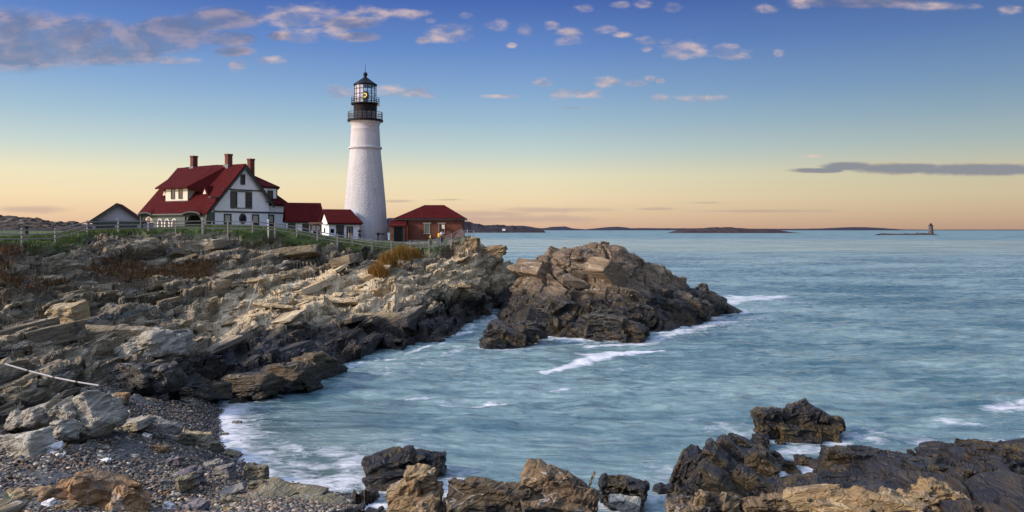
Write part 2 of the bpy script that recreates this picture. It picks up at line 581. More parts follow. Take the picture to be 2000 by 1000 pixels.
CP = []
for f in FENCE: CP.append(P(*f))
for f in CHAIN[1:]: CP.append(P(*f))
for px, L in {
    0: [(500, 65), (550, 60), (600, 54.5), (650, 50), (700, 45), (760, 40), (830, 35.5), (900, 31), (1000, 25)],
    100: [(500, 72), (545, 66), (577, 62), (600, 57.9), (639, 52), (686, 47.5), (740, 43.0), (800, 38.5), (860, 34.5), (930, 30), (1000, 26)],
    200: [(468, 83), (500, 79), (540, 73), (552, 69), (600, 61), (650, 54), (700, 49), (745, 45.5), (790, 41.5), (850, 37), (920, 32), (1000, 27)],
    300: [(470, 88.5), (505, 85), (530, 81), (545, 76), (600, 66), (650, 58), (700, 52.5), (745, 49), (778, 46.5), (850, 40), (920, 34.5), (1000, 29.2)],
    400: [(465, 94.5), (500, 90), (535, 85), (560, 79), (600, 72), (650, 62), (700, 55), (745, 51.5), (775, 50.3)],
    500: [(470, 97.5), (500, 94), (530, 89), (570, 80), (620, 70), (660, 63), (700, 57.5), (738, 53.6)],
    570: [(480, 100.5), (510, 96.5), (550, 87), (600, 75.5), (650, 66.5), (690, 60.5), (716, 58.2)],
    640: [(487, 102), (520, 95.5), (560, 86), (600, 78), (650, 69.5), (688, 64.7)],
    700: [(495, 102.8), (525, 96.5), (560, 88), (600, 79.5), (640, 72.5), (662, 69.8)],
    760: [(500, 103.5), (530, 96.5), (560, 89), (600, 80.5), (633, 75.5)],
    810: [(505, 104.5), (540, 97), (580, 89), (612, 83)],
    850: [(500, 106), (530, 100), (560, 95), (590, 90), (612, 87)],
    885: [(492, 108.5), (530, 103), (570, 97), (600, 93.5)],
    925: [(466, 112), (470, 109.8), (540, 106.5), (590, 102)],
    # underwater seaward of the waterline
}.items():
    for py, Y in L: CP.append(P(px, py, Y))
for px, py, Y in [(960, 500, 116), (975, 492, 119), (995, 515, 120), (950, 560, 110.5), (985, 570, 112), (960, 600, 108), (1000, 597, 110), (1015, 560, 116)]:
    CP.append(P(px, py, Y))
UW = [(385, 800, 51.2), (425, 833, 45.8), (432, 868, 41.9), (470, 905, 38.4), (560, 945, 35.4), (640, 962, 34.2)]
for px, py, Y in UW: CP.append(((px - 1000) * Y / FPX, Y, 0.0))
for X, Y, z in [(-17.0, 51.5, -.6), (-14, 47, -.7), (-12, 43, -.7), (-9.5, 40.5, -.7), (-6, 39, -.9), (-5, 44, -2), (-9, 50, -2), (-13.5, 55.0, -1.5),
                (-16.4, 52.4, -1.0), (-13.2, 57.5, -2), (-13.0, 63.4, -2), (-11.4, 66.5, -2), (-9.5, 71.5, -2), (-6.6, 76.5, -2), (-5.2, 82.5, -2.), (-5.0, 88, -2),
                (-3.4, 95, -1.6), (-2, 101, -1.0), (0.5, 104, -.5), (2, 111, 1), (4, 118, -1), (4, 128, -2), (-3, 60, -3), (0, 75, -3), (5, 60, -3), (1, 95, -2.),
                (10, 100, -3), (15, 80, -3), (30, 110, -3), (60, 90, -4), (30, 60, -3), (20, 55, -3), (60, 60, -3),
                # plateau
                (-60, 95, 10.2), (-85, 120, 10.3), (-50, 112, 10.4), (-40, 114, 10.4), (-36, 122, 10.3), (-28, 119, 9.8), (-22, 117, 9.45), (-22, 124, 9.4), (-33, 132, 10.2), (-48, 134, 10.4),
                (-14, 115, 9.1), (-11, 112, 8.75), (-15, 122, 9.3), (-7, 118, 9.4), (-6.5, 113.5, 9.4), (-3, 119, 8.5), (-8, 126, 9), (-65, 140, 10.5), (-75, 150, 10.4), (-54, 100, 10.3), (-48, 98, 10.3),
                (-50, 82, 10.1), (-58, 74, 10.0), (-70, 70, 10.3), (-100, 100, 10.5), (-100, 60, 9.5), (-70, 50, 8.5), (-45, 45, 6.2), (-50, 60, 8.5), (-40, 30, 5.5), (-60, 30, 7), (-28, 25, 3.6), (-25, 18, 4.8),
                (-20, 145, 5), (-8, 138, 2), (-3, 130, -1), (-50, 160, 8), (-100, 170, 10), (-20, 170, -3), (20, 150, -4),
                # near shore under the viewpoint
                (0, 0, 9.35), (-12, 0, 9.2), (12, 0, 9.2), (0, 7, 7.8), (-14, 8, 7.4), (14, 8, 7.2), (0, 14, 4.8), (-12, 14, 4.9), (12, 14, 4.6), (-30, 0, 9), (30, 0, 8), (28, 12, 5), (40, 25, 2.2), (55, 30, 1.0), (60, 45, -2), (60, 15, 4),
                (0, 20, 2.9), (-12, 21, 3.0), (10, 20, 2.9), (20, 20, 3.0), (-4, 26, 1.6), (3, 26, 1.5), (-10, 28, 1.4), (-3, 29.5, .6), (4, 29, .6), (-8.5, 31.5, .75), (-6, 33.5, 0.05), (-1, 32.2, -.5), (4, 32, -.6), (1, 36, -1.3), (-4, 36.5, -.9), (7.5, 34, -.9), (9.5, 40, -1.3),
                (8.5, 28.5, 1.0), (11.5, 33, 0.1), (12.2, 37, -.8), (11.5, 30, .9),
                (15, 42.5, -1.2), (20, 43.5, -1.2), (26, 45, -1.5), (34, 45, -1.2), (40, 40, 0.5), (20, 50, -2.5), (30, 52, -3), (10, 46, -2), (4, 46, -2.5)]:
    CP.append((X, Y, z))
for px, py, Y in [(1600, 945, 34.5), (1650, 890, 36.2), (1750, 892, 36), (1850, 905, 35.8), (1800, 880, 37.8), (1900, 872, 38.6), (1980, 875, 39),
                  (1600, 990, 28), (1700, 968, 27.5), (1900, 966, 27.5), (1750, 1005, 24.5), (1950, 1005, 24.5), (1500, 1000, 27.5), (1400, 1000, 27.8), (1800, 925, 31.5), (1950, 920, 32)]:
    CP.append(P(px, py, Y))
base_z = rbf(CP, 0.12)


def g(x, y):
    return float(base_z([x], [y])[0])


def hit(px, py):
    """where the sight line of a pixel meets the ground"""
    Y = np.arange(18, 125, 0.1, dtype=np.float32)
    X = (px - 1000) * Y / FPX
    z = EYE - (py - HOR) * Y / FPX
    k = np.argmax(base_z(X, Y) >= z)
    return float(X[k]), float(Y[k]), float(z[k])


def seg_dist(x, y, poly):
    """distance to a polyline and signed side (positive: left of it)"""
    best = np.full(len(x), 1e9, np.float32); side = np.zeros(len(x), np.float32)
    for (ax, ay), (bx, by) in zip(poly[:-1], poly[1:]):
        ux, uy = bx - ax, by - ay
        t = np.clip(((x - ax) * ux + (y - ay) * uy) / (ux * ux + uy * uy), 0, 1)
        d = np.hypot(x - ax - t * ux, y - ay - t * uy)
        s = np.sign(ux * (y - ay) - uy * (x - ax))
        m = d < best
        best[m] = d[m]; side[m] = s[m]
    return best, side


EDGE = [(-140, 50), (-72, 58)] + [P(px, py, Y)[:2] for px, py, Y in FENCE] + [P(px, py, Y)[:2] for px, py, Y in CHAIN[1:]] + [(-5.2, 120), (-6, 135), (-20, 150)]
BEACH = [W0(225, 800, 1.5), W0(262, 782, 1.5), W0(330, 778, 1.3), W0(385, 786, 0.4), (-16.5, 50), (-12, 47), (-9, 43), (-5.5, 40), (-5, 35.4), (-6.5, 32.5), W0(700, 1000, .6), (-8.5, 24), (-22, 24), (-24, 31), W0(-30, 880, 2.3),
         W0(60, 905, 2.0), W0(130, 872, 1.9), W0(225, 845, 1.6)]


def in_poly(x, y, poly):
    c = np.zeros(len(x), bool)
    n = len(poly)
    for i in range(n):
        (x1, y1), (x2, y2) = poly[i], poly[(i + 1) % n]
        m = ((y1 > y) != (y2 > y)) & (x < (x2 - x1) * (y - y1) / ((y2 - y1) or 1e-9) + x1)
        c ^= m
    return c


def poly_soft(x, y, poly, w):
    d, _ = seg_dist(x, y, list(poly) + [poly[0]])
    s = np.where(in_poly(x, y, poly), d, -d)
    return smoothstep(s, -w, w)


SCRUB = [[(0, 552, 60), (60, 535, 64), (130, 546, 66), (60, 560, 61)], [(170, 535, 74), (240, 505, 80), (300, 520, 83), (420, 520, 89), (420, 538, 83), (330, 545, 79), (230, 560, 71)],
         [(-10, 500, 66), (40, 490, 69), (50, 530, 66), (0, 545, 62)]]
SCRUBW = [[P(*p)[:2] for p in poly] for poly in SCRUB]


def masks(x, y):
    p3 = np.stack([x, y, np.zeros_like(x)], 1)
    d, s = seg_dist(x, y, EDGE)
    sd = d * s + fbm(p3 * 0.5, 3, 5) * 1.1
    grass = smoothstep(sd, -0.4, 0.6)
    # grass creeping down the bank in front of the fence
    bank = poly_soft(x, y, [P(*p)[:2] for p in [(470, 460, 98), (560, 467, 100.8), (640, 483, 103), (700, 491, 104), (720, 484, 106), (500, 450, 100)]], 1.0)
    grass = np.maximum(grass, smoothstep(bank + fbm(p3 * .8, 3, 9) * .5 * (bank > .01), .3, .7))
    scrub = np.zeros_like(x)
    for poly in SCRUBW:
        scrub = np.maximum(scrub, poly_soft(x, y, poly, 1.2))
    scrub = smoothstep(scrub + fbm(p3 * .7, 3, 21) * .55 * (scrub > .01), .3, .75) * (1 - grass)
    beach = poly_soft(x, y, BEACH, 0.45)
    beach = smoothstep(beach + fbm(p3 * 1.1, 3, 33) * .35, .35, .65) * (1 - grass)
    return grass, scrub, beach, sd


PALE = [[W0(350, 690, 2.5), P(430, 560, 80)[:2], P(640, 515, 96)[:2], P(830, 545, 97)[:2], P(760, 600, 80)[:2], P(560, 640, 68)[:2]],
        [P(860, 490, 108)[:2], P(925, 470, 110)[:2], P(985, 490, 118)[:2], P(990, 560, 112)[:2], P(900, 570, 98)[:2], P(820, 540, 98)[:2]]]


def terrain():
    ns, nr, nY = 1360, 800, 1500
    s = np.linspace(0, 1, ns, dtype=np.float32)[:, None]
    Y = (np.exp(np.linspace(math.log(10), math.log(182), nY)) - 10).astype(np.float32)[None, :] + 2.0
    left, right = -(0.68 * Y + 8), 0.70 * Y + 20
    right = np.minimum(right, 62)
    X = left + (right - left) * s
    Yf = np.broadcast_to(Y, X.shape)
    x, y = X.ravel(), Yf.ravel()
    z = base_z(x, y)
    grass, scrub, beach, sd = masks(x, y)
    rockm = (1 - grass) * (1 - beach) * (1 - .75 * scrub)
    # ledges: layers dipping to the left, stepped down towards the water
    p3 = np.stack([x, y, z], 1)
    u = z - 0.16 * x - 0.02 * y + 0.9 * fbm(p3 * np.array([.09, .05, .1], np.float32), 3, 3) + .25 * vnoise(p3 * .45, 8)
    T = 1.15
    k = np.floor(u / T); fr = u / T - k
    st = (k + smoothstep(fr, 0.68, 1.0)) * T - u
    u2 = u * 1.0 + .35 * fbm(p3 * np.array([.3, .12, .3], np.float32), 2, 14)
    T2 = .42
    k2 = np.floor(u2 / T2); fr2 = u2 / T2 - k2
    st2 = (k2 + smoothstep(fr2, 0.68, 1.0)) * T2 - u2
    lump = fbm(p3 * np.array([.16, .09, .16], np.float32), 3, 55)
    hi = smoothstep(z, -.4, .6)
    z2 = z + rockm * (hi * (0.95 * st + 0.8 * st2 + 0.5 * lump)) + beach * .05 * fbm(p3 * .6, 3, 61)
    z2 = np.maximum(z2, z - 1.4)
    Z = z2.reshape(X.shape)
    # redistribute the rows so that steep faces get as many as flat ground
    dYs = np.diff(Yf, axis=1); dZ = np.diff(Z, axis=1)
    ds = np.sqrt((dYs * 0.22) ** 2 + np.clip(np.abs(dZ), 0, None) ** 2) / (Yf[:, 1:] + 4)
    cum = np.concatenate([np.zeros((ns, 1), np.float32), np.cumsum(ds, 1)], 1)
    ker = 41
    pad = np.pad(cum, ((ker // 2, ker // 2), (0, 0)), mode='edge')
    cs = np.cumsum(np.concatenate([np.zeros((1, nY)), pad], 0, dtype=np.float64), 0)
    cum = ((cs[ker:] - cs[:-ker]) / ker).astype(np.float32)
    NY = np.empty((ns, nr), np.float32); NZ = np.empty((ns, nr), np.float32)
    for i in range(ns):
        c = cum[i] / cum[i, -1]
        NY[i] = np.interp(np.linspace(0, 1, nr), c, Y[0])
        NZ[i] = np.interp(NY[i], Y[0], Z[i])
    L, Rr = -(0.68 * NY + 8), np.minimum(0.70 * NY + 20, 62)
    NX = L + (Rr - L) * s
    V = np.stack([NX, NY, NZ], -1)
    x, y = NX.ravel(), NY.ravel()
    grass, scrub, beach, sd = masks(x, y)
    rockm = ((1 - grass) * (1 - .9 * beach) * (1 - .6 * scrub))
    # normals
    gu = np.gradient(V, axis=0); gv = np.gradient(V, axis=1)
    n = np.cross(gu, gv); n /= np.linalg.norm(n, axis=-1, keepdims=True) + 1e-9
    for _ in range(2):
        n[1:-1] = (n[:-2] + n[1:-1] * 2 + n[2:]) / 4
        n[:, 1:-1] = (n[:, :-2] + n[:, 1:-1] * 2 + n[:, 2:]) / 4
    n /= np.linalg.norm(n, axis=-1, keepdims=True) + 1e-9
    p = V.reshape(-1, 3).astype(np.float32)
    nn = n.reshape(-1, 3).astype(np.float32)
    near = smoothstep(y, 45, 90)
    pale = np.zeros(len(x), np.float32)
    for poly in PALE:
        pale = np.maximum(pale, poly_soft(x, y, poly, 3.0))
    d = fracture(p, [((4.4, 10, 2.4), .48, .6), ((1.6, 3.6, .8), .17, .7), ((.6, 1.5, .36), .05, .8)], 11)
    d += .035 * fbm(p * np.array([1.2, .7, 2.2], np.float32), 4, 71)
    sb = p @ BED
    for sc_, sd_, dp_ in ((np.array([.30, .085, .30], np.float32), 401, 1.3), (np.array([.10, .26, .26], np.float32), 402, .9), (np.array([.75, .22, .6], np.float32), 403, .42)):
        d -= dp_ * (1 - .6 * pale) * (1 - smoothstep(np.abs(vnoise(sb * sc_ + .8 * vnoise(p * .3, 77)[:, None] * sc_, sd_)), 0, .075))
    d = d * (0.62 + .5 * near)
    p2 = p + nn * (d * rockm)[:, None]
    rough_g = (grass * 0.10 + scrub * .12)
    p2[:, 2] += rough_g * fbm(p * 1.6, 3, 44)
    wetx = smoothstep(x, -26, -21) * (1 - beach)
    wetx = np.maximum(wetx, (y < 45) * smoothstep(x, 3, 6))
    F0 = grid_faces(ns, nr)
    # broken blocks of the same bedrock standing out of the slope
    rnd = random.Random(3)
    items = []
    idx = np.nonzero((rockm > .75) & (y > 17) & (y < 121) & (p2[:, 2] > -.5))[0]
    cell_area = np.linalg.norm(np.cross(gu, gv).reshape(-1, 3)[idx], axis=1)
    rs = np.random.RandomState(4)
    for cnt, lo, hi_, lft in ((90, 3.0, 8.0, .5), (480, 1.0, 3.0, .55), (2400, .3, 1.0, .6)):
        wgt = cell_area * (1.0 if lo > 1 else 1.0) / (1 + (y[idx] / 70.0) ** (1 if lo < 1 else .3))
        pick = rs.choice(idx, cnt, p=wgt / wgt.sum())
        for i in pick:
            ln = rnd.uniform(lo, hi_) * (1 if y[i] > 45 else .75)
            wd = ln * rnd.uniform(.3, .6); th = ln * rnd.uniform(.13, .30)
            if pale[i] > .6 and nn[i, 2] > .6: th *= .42
            yaw = .16 + rnd.gauss(0, .17) + (math.pi / 2 if rnd.random() < .15 else 0)
            M = rotm(yaw, R(-13 + rnd.gauss(0, 6)), R(4 + rnd.gauss(0, 5)))
            if nn[i, 2] < .55 and rnd.random() < .6: M = M @ rotm(rnd.gauss(0, .2), R(rnd.uniform(-80, -50)), 0)
            c = p2[i] - nn[i] * th * rnd.uniform(.25, .48) - np.array((0, 0, th * .08))
            items.append((rnd.randrange(40), c, (wd, ln, th), M))
    BV, BF = place_blocks(items)
    BV, BF = subdiv_tris(BV, BF, 1)
    BV = BV + vnormals(BV, BF) * (.05 * fbm(BV * 1.7, 2, 8))[:, None]
    nb = len(BV)
    p2 = np.concatenate([p2, BV])
    me = np_mesh('rocky_headland', p2, F0, BF + len(x))
    bg, bs, bb, _ = masks(BV[:, 0], BV[:, 1])
    z0 = np.zeros(nb, np.float32)
    bp = np.zeros(nb, np.float32)
    for poly in PALE: bp = np.maximum(bp, poly_soft(BV[:, 0], BV[:, 1], poly, 3.0))
    attr(me, 'mask', np.stack([np.concatenate([grass, z0]), np.concatenate([scrub, z0]), np.concatenate([beach, z0]), np.concatenate([pale, bp])], 1))
    bw = smoothstep(BV[:, 0], -26, -21) * (1 - bb)
    bw = np.maximum(bw, (BV[:, 1] < 45) * smoothstep(BV[:, 0], 3, 6))
    attr(me, 'wet', np.concatenate([wetx, bw]))
    path = np.maximum(poly_soft(x, y, [(-30, 114.5), (-20, 112.5), (-14.5, 112.8), (-12, 109.3), (-7.5, 110.5), (-6.2, 116.5), (-17, 117.3), (-28, 117.5)], .7), 0)
    attr(me, 'path', np.concatenate([path, z0]))
    return me


def ground_mat():
    m, N = new_mat('headland_ground')
    pos, col, h, fine, mid = rock_nodes(N, (srgb(84, 83, 78), srgb(136, 122, 96), srgb(208, 193, 162)), 0.6, 0.75)
    a = N.n('ShaderNodeAttribute', attribute_name='mask')
    sp = N.n('ShaderNodeSeparateColor')
    N.t.links.new(a.outputs['Color'], sp.inputs[0])
    gr, sc, be, pale = sp.outputs[0], sp.outputs[1], sp.outputs[2], a.outputs['Alpha']
    wet = N.n('ShaderNodeAttribute', attribute_name='wet').outputs['Fac']
    path = N.n('ShaderNodeAttribute', attribute_name='path').outputs['Fac']
    tanc = N.ramp(mid, [(.3, srgb(150, 130, 98)), (.5, srgb(214, 190, 148)), (.7, srgb(232, 216, 184))])
    tanc = N.mixmode('MULTIPLY', 0.6, tanc, N.ramp(fine, [(0.30, (.5, .5, .5)), (0.52, (1, 1, 1))]))
    col = N.mix(N.math('MULTIPLY', pale, 0.75), col, tanc)
    z = N.sep(pos)[2]
    zz = N.math('ADD', z, N.math('MULTIPLY', N.math('SUBTRACT', mid, 0.5), 2.2))
    w = N.math('MULTIPLY', N.smooth(zz, 3.5, 1.9), wet)
    wn = N.noise(pos, 0.6, 4, 0.6)
    wc = N.mix(N.math('MULTIPLY', N.smooth(wn, 0.45, 0.62), 0.7), (0.026, 0.021, 0.018), (0.06, 0.042, 0.02))
    wc = N.mixmode('MULTIPLY', 0.6, wc, N.ramp(fine, [(0.3, (.45, .45, .45)), (0.7, (1.6, 1.6, 1.6))]))
    col = N.mix(w, col, wc)
    bn = N.noise(pos, 3.0, 5, 0.7)
    bc = N.ramp(bn, [(.3, (.035, .036, .04)), (.55, (.10, .098, .095)), (.75, (.2, .19, .17))])
    col = N.mix(be, col, bc)
    sn = N.noise(pos, 1.4, 5, 0.7)
    scol = N.ramp(sn, [(.3, (.035, .028, .016)), (.5, (.085, .052, .028)), (.65, (.075, .07, .03)), (.8, (.15, .085, .03))])
    col = N.mix(sc, col, scol)
    gn = N.noise(pos, 0.8, 6, 0.7)
    gcol = N.ramp(gn, [(.25, (.030, .045, .010)), (.5, (.05, .085, .016)), (.75, (.085, .11, .024))])
    col = N.mix(gr, col, gcol)
    col = N.mix(path, col, (.17, .15, .135))
    soft = N.math('MAXIMUM', gr, N.math('MAXIMUM', sc, path))
    hh = N.math('MULTIPLY', h, N.math('SUBTRACT', 1.0, N.math('MULTIPLY', N.math('MAXIMUM', soft, be), .8)))
    rg = N.math('SUBTRACT', .88, N.math('MULTIPLY', w, .48))
    finish(m, N, col, rg, hh, 0.20, 1.0)
    return m


ground = link('rocky_headland', terrain(), ground_mat())
tag(ground, kind='structure')


# ------------------------------------------------------------------ rock outcrop in the sea
IS = []
for px, py, Y in [(1180, 474, 98), (1125, 479, 97), (1065, 493, 97), (1048, 497, 96.5), (1215, 486, 99), (1250, 504, 100), (1300, 522, 102), (1340, 542, 104), (1380, 552, 107), (1405, 572, 110),
                  (1022, 535, 98), (1005, 560, 99), (1010, 600, 92), (1150, 540, 93), (1150, 580, 89), (1150, 618, 84.8), (1250, 560, 95), (1280, 610, 89), (1080, 545, 92.5), (1060, 600, 87), (1030, 630, 83.5),
                  (1350, 600, 98), (1230, 625, 85.5), (1110, 635, 82.5), (1390, 590, 105), (1330, 570, 101)]:
    IS.append(P(px, py, Y))
for px, py in [(1035, 655), (1100, 662), (1165, 668), (1230, 663), (1280, 648), (1350, 634), (1400, 617), (1422, 592)]:
    x_, y_ = W0(px, py); IS.append((x_, y_, -0.1)); IS.append((x_ * 1.0 + (.6 if px > 1300 else 0), y_ - 1.6, -1.5))
for X, Y, z in [(35, 114, -1.5), (28, 121, -1.5), (18, 114, -.5), (10, 112, .5), (3, 111, .6), (16, 107, 3.2), (8, 104, 6.0), (2, 104, 3), (-1.0, 94, -.3), (-1.5, 100, .2), (-1.6, 88, -1.2), (0.5, 83, -.8),
                (40, 125, -4), (40, 95, -4), (25, 80, -4), (10, 70, -4), (-5, 75, -3), (10, 122, -3), (-4, 110, 0), (-6, 92, -2.5), (32, 108, -1.2), (24, 111, 1.0)]:
    IS.append((X, Y, z))
isl_z = rbf(IS, 0.05)


def heightfield_rock(name, fz, x0, x1, y0, y1, nx, ny, levels, seed, lump=.5, cut=-1.0, T=1.0, dipx=0.2, mat=BED, blocks=None):
    x = np.linspace(x0, x1, nx, dtype=np.float32)[:, None]
    yy = np.linspace(y0, y1, ny * 2, dtype=np.float32)[None]
    X = np.broadcast_to(x, (nx, ny * 2)); Yf = np.broadcast_to(yy, X.shape)
    z = fz(X.ravel(), Yf.ravel())
    p3 = np.stack([X.ravel(), Yf.ravel(), z], 1)
    u = z + dipx * X.ravel() - .05 * Yf.ravel() + .6 * fbm(p3 * .12, 3, seed)
    k = np.floor(u / T); fr = u / T - k
    z = z + smoothstep(z, -.8, .6) * (.5 * ((k + smoothstep(fr, .5, 1)) * T - u) + lump * fbm(p3 * .2, 3, seed + 4))
    Z = z.reshape(X.shape)
    ds = np.sqrt((np.diff(Yf, axis=1) * .3) ** 2 + np.diff(Z, axis=1) ** 2)
    cum = np.concatenate([np.zeros((nx, 1), np.float32), np.cumsum(ds, 1)], 1)
    ker = 31
    pad = np.pad(cum, ((ker // 2, ker // 2), (0, 0)), mode='edge')
    cs = np.cumsum(np.concatenate([np.zeros((1, ny * 2)), pad], 0, dtype=np.float64), 0)
    cum = ((cs[ker:] - cs[:-ker]) / ker).astype(np.float32)
    NY = np.empty((nx, ny), np.float32); NZ = NY.copy()
    for i in range(nx):
        NY[i] = np.interp(np.linspace(0, 1, ny), cum[i] / cum[i, -1], yy[0])
        NZ[i] = np.interp(NY[i], yy[0], Z[i])
    V = np.stack([np.broadcast_to(x, NY.shape), NY, NZ], -1)
    n = np.cross(np.gradient(V, axis=0), np.gradient(V, axis=1)); n /= np.linalg.norm(n, axis=-1, keepdims=True) + 1e-9
    p = V.reshape(-1, 3).astype(np.float32)
    d = fracture(p, levels, seed + 20, mat) + .05 * fbm(p * np.array([1.2, .8, 2.0], np.float32), 4, seed + 71)
    sb = p @ mat
    for sc_, sd_, dp_ in ((np.array([.20, .09, .28], np.float32), 11, .8), (np.array([.10, .3, .2], np.float32), 12, .5), (np.array([.6, .2, .6], np.float32), 13, .3)):
        d -= dp_ * (1 - smoothstep(np.abs(vnoise(sb * sc_ + .8 * vnoise(p * .3, 7)[:, None] * sc_, seed + sd_)), 0, .06))
    p = p + n.reshape(-1, 3).astype(np.float32) * d[:, None]
    F = grid_faces(nx, ny)
    keep = (p[F][:, :, 2].max(1) > cut)
    F = F[keep]
    used = np.unique(F); re = np.full(len(p), -1, np.int64); re[used] = np.arange(len(used))
    V, Fq = p[used], re[F]
    if blocks:
        rnd = random.Random(seed); rs = np.random.RandomState(seed)
        nv = n.reshape(-1, 3)[used]
        ok = np.nonzero(V[:, 2] > -.6)[0]
        items = []
        for cnt, lo, hi_ in blocks:
            for i in rs.choice(ok, cnt):
                ln = rnd.uniform(lo, hi_); wd = ln * rnd.uniform(.4, .8); th = ln * rnd.uniform(.2, .5)
                M = mat @ rotm(rnd.gauss(0, .3), R(rnd.gauss(0, 12)), R(rnd.gauss(0, 10)))
                if rnd.random() < .25: M = M @ rotm(1.5, R(rnd.uniform(-70, 70)), 0)
                c = V[i] - nv[i] * th * rnd.uniform(.3, .52)
                items.append((rnd.randrange(40), c, (wd, ln, th), M))
        BV, BF = place_blocks(items)
        BV, BF = subdiv_tris(BV, BF, 1)
        BV = BV + vnormals(BV, BF) * (.06 * fbm(BV * 1.5, 2, 8))[:, None]
        return np_mesh(name, np.concatenate([V, BV]), Fq, BF + len(V))
    return np_mesh(name, V, Fq)


M_island = rock_mat('brown_outcrop_rock', (srgb(84, 77, 68), srgb(124, 105, 82), srgb(160, 139, 110)), 0.45, 0.75, wet=3.7, strike=-.5, dip=24, weed=.75, bump=.22)
me = heightfield_rock('rock_outcrop', isl_z, -4, 37, 73, 124, 620, 460, [((7, 5.5, 3.0), .45, .6), ((2.2, 2.6, 1.1), .15, .7), ((.8, .9, .4), .045, .8)], 500, .45, -1.2, 1.3, .25, frame(-.5, 24, 8), [(9, 3.0, 7.0), (40, 1.0, 2.6), (220, .4, 1.0)])
outcrop = link('rock_outcrop', me, M_island)
tag(outcrop, 'largest brown rock outcrop rising alone from the sea beside the headland', 'rock outcrop')


# ------------------------------------------------------------------ sea
def shoreline():
    xs = np.arange(-24, 45, .5, dtype=np.float32); ys = np.arange(24, 126, .5, dtype=np.float32)
    X, Y = np.meshgrid(xs, ys, indexing='ij')
    out = []
    for f, tagk in ((base_z, 0), (isl_z, 1)):
        Z = f(X.ravel(), Y.ravel()).reshape(X.shape)
        s = Z > 0
        e = np.zeros_like(s); e[1:] |= s[1:] != s[:-1]; e[:, 1:] |= s[:, 1:] != s[:, :-1]
        out.append(np.stack([X[e], Y[e]], 1))
    return out


ROCK_FOOT = []      # (x, y, radius) of loose rocks standing in the water, filled in below


def sea_mat():
    m, N = new_mat('sea_water')
    geo = N.n('ShaderNodeNewGeometry')
    pos = geo.outputs['Position']
    fo = N.n('ShaderNodeAttribute', attribute_name='foam').outputs['Fac']
    sh = N.n('ShaderNodeAttribute', attribute_name='shallow').outputs['Fac']
    lace = N.noise(N.vmath('MULTIPLY', pos, (.75, 1.2, 1)), 1.15, 7.0, 0.68, 1.6)
    lace2 = N.noise(N.vmath('MULTIPLY', pos, (.8, 1.6, 1)), 0.35, 4.0, 0.6, 0.8)
    f = N.math('ADD', N.math('MULTIPLY', fo, 1.15), N.math('ADD', N.math('MULTIPLY', N.math('SUBTRACT', lace, .5), 1.9), N.math('MULTIPLY', N.math('SUBTRACT', lace2, .5), .7)))
    f = N.math('MULTIPLY', N.smooth(f, .28, 1.2), N.smooth(fo, 0.02, .3))
    big = N.math('ADD', N.math('MULTIPLY', N.noise(N.vmath('MULTIPLY', pos, (.5, 1.0, 1)), .05, 3, .5, .5), .55), N.math('MULTIPLY', N.noise(N.vmath('MULTIPLY', pos, (.3, 1.0, 1)), .6, 5, .6, 1.0), .5))
    c = N.mix(N.smooth(big, .38, .68), (.055, .125, .155), (.27, .385, .385))
    c = N.mix(N.math('MULTIPLY', sh, .75), c, (.06, .10, .085))
    c = N.mix(N.math('MULTIPLY', f, .9), c, (.74, .75, .80))
    wv = N.vmath('MULTIPLY', pos, (0.55, 1.25, 1))
    h = N.math('ADD', N.math('MULTIPLY', N.noise(wv, 1.1, 5, .6, .4), .55), N.math('MULTIPLY', N.noise(N.vmath('MULTIPLY', pos, (.35, 1.4, 1)), .22, 4, .55, .3), 1.3))
    dist = N.vmath('LENGTH', pos)
    str_n = N.noise(N.vmath('MULTIPLY', pos, (.18, 1.0, 1)), .02, 3, .5, .3)
    rg = N.math('ADD', N.math('ADD', N.math('ADD', N.smooth(dist, 60, 200, .14, .20), N.smooth(dist, 800, 1300, 0, .30)), N.math('MULTIPLY', N.math('SUBTRACT', str_n, .5), .22)), N.math('MULTIPLY', f, .6), clamp=True)
    h = N.math('MULTIPLY', h, N.smooth(dist, 60, 500, 1.0, .45))
    b = finish(m, N, c, rg, h, 0.42, 1.0, spec=.5)
    b.inputs['IOR'].default_value = 1.33
    return m


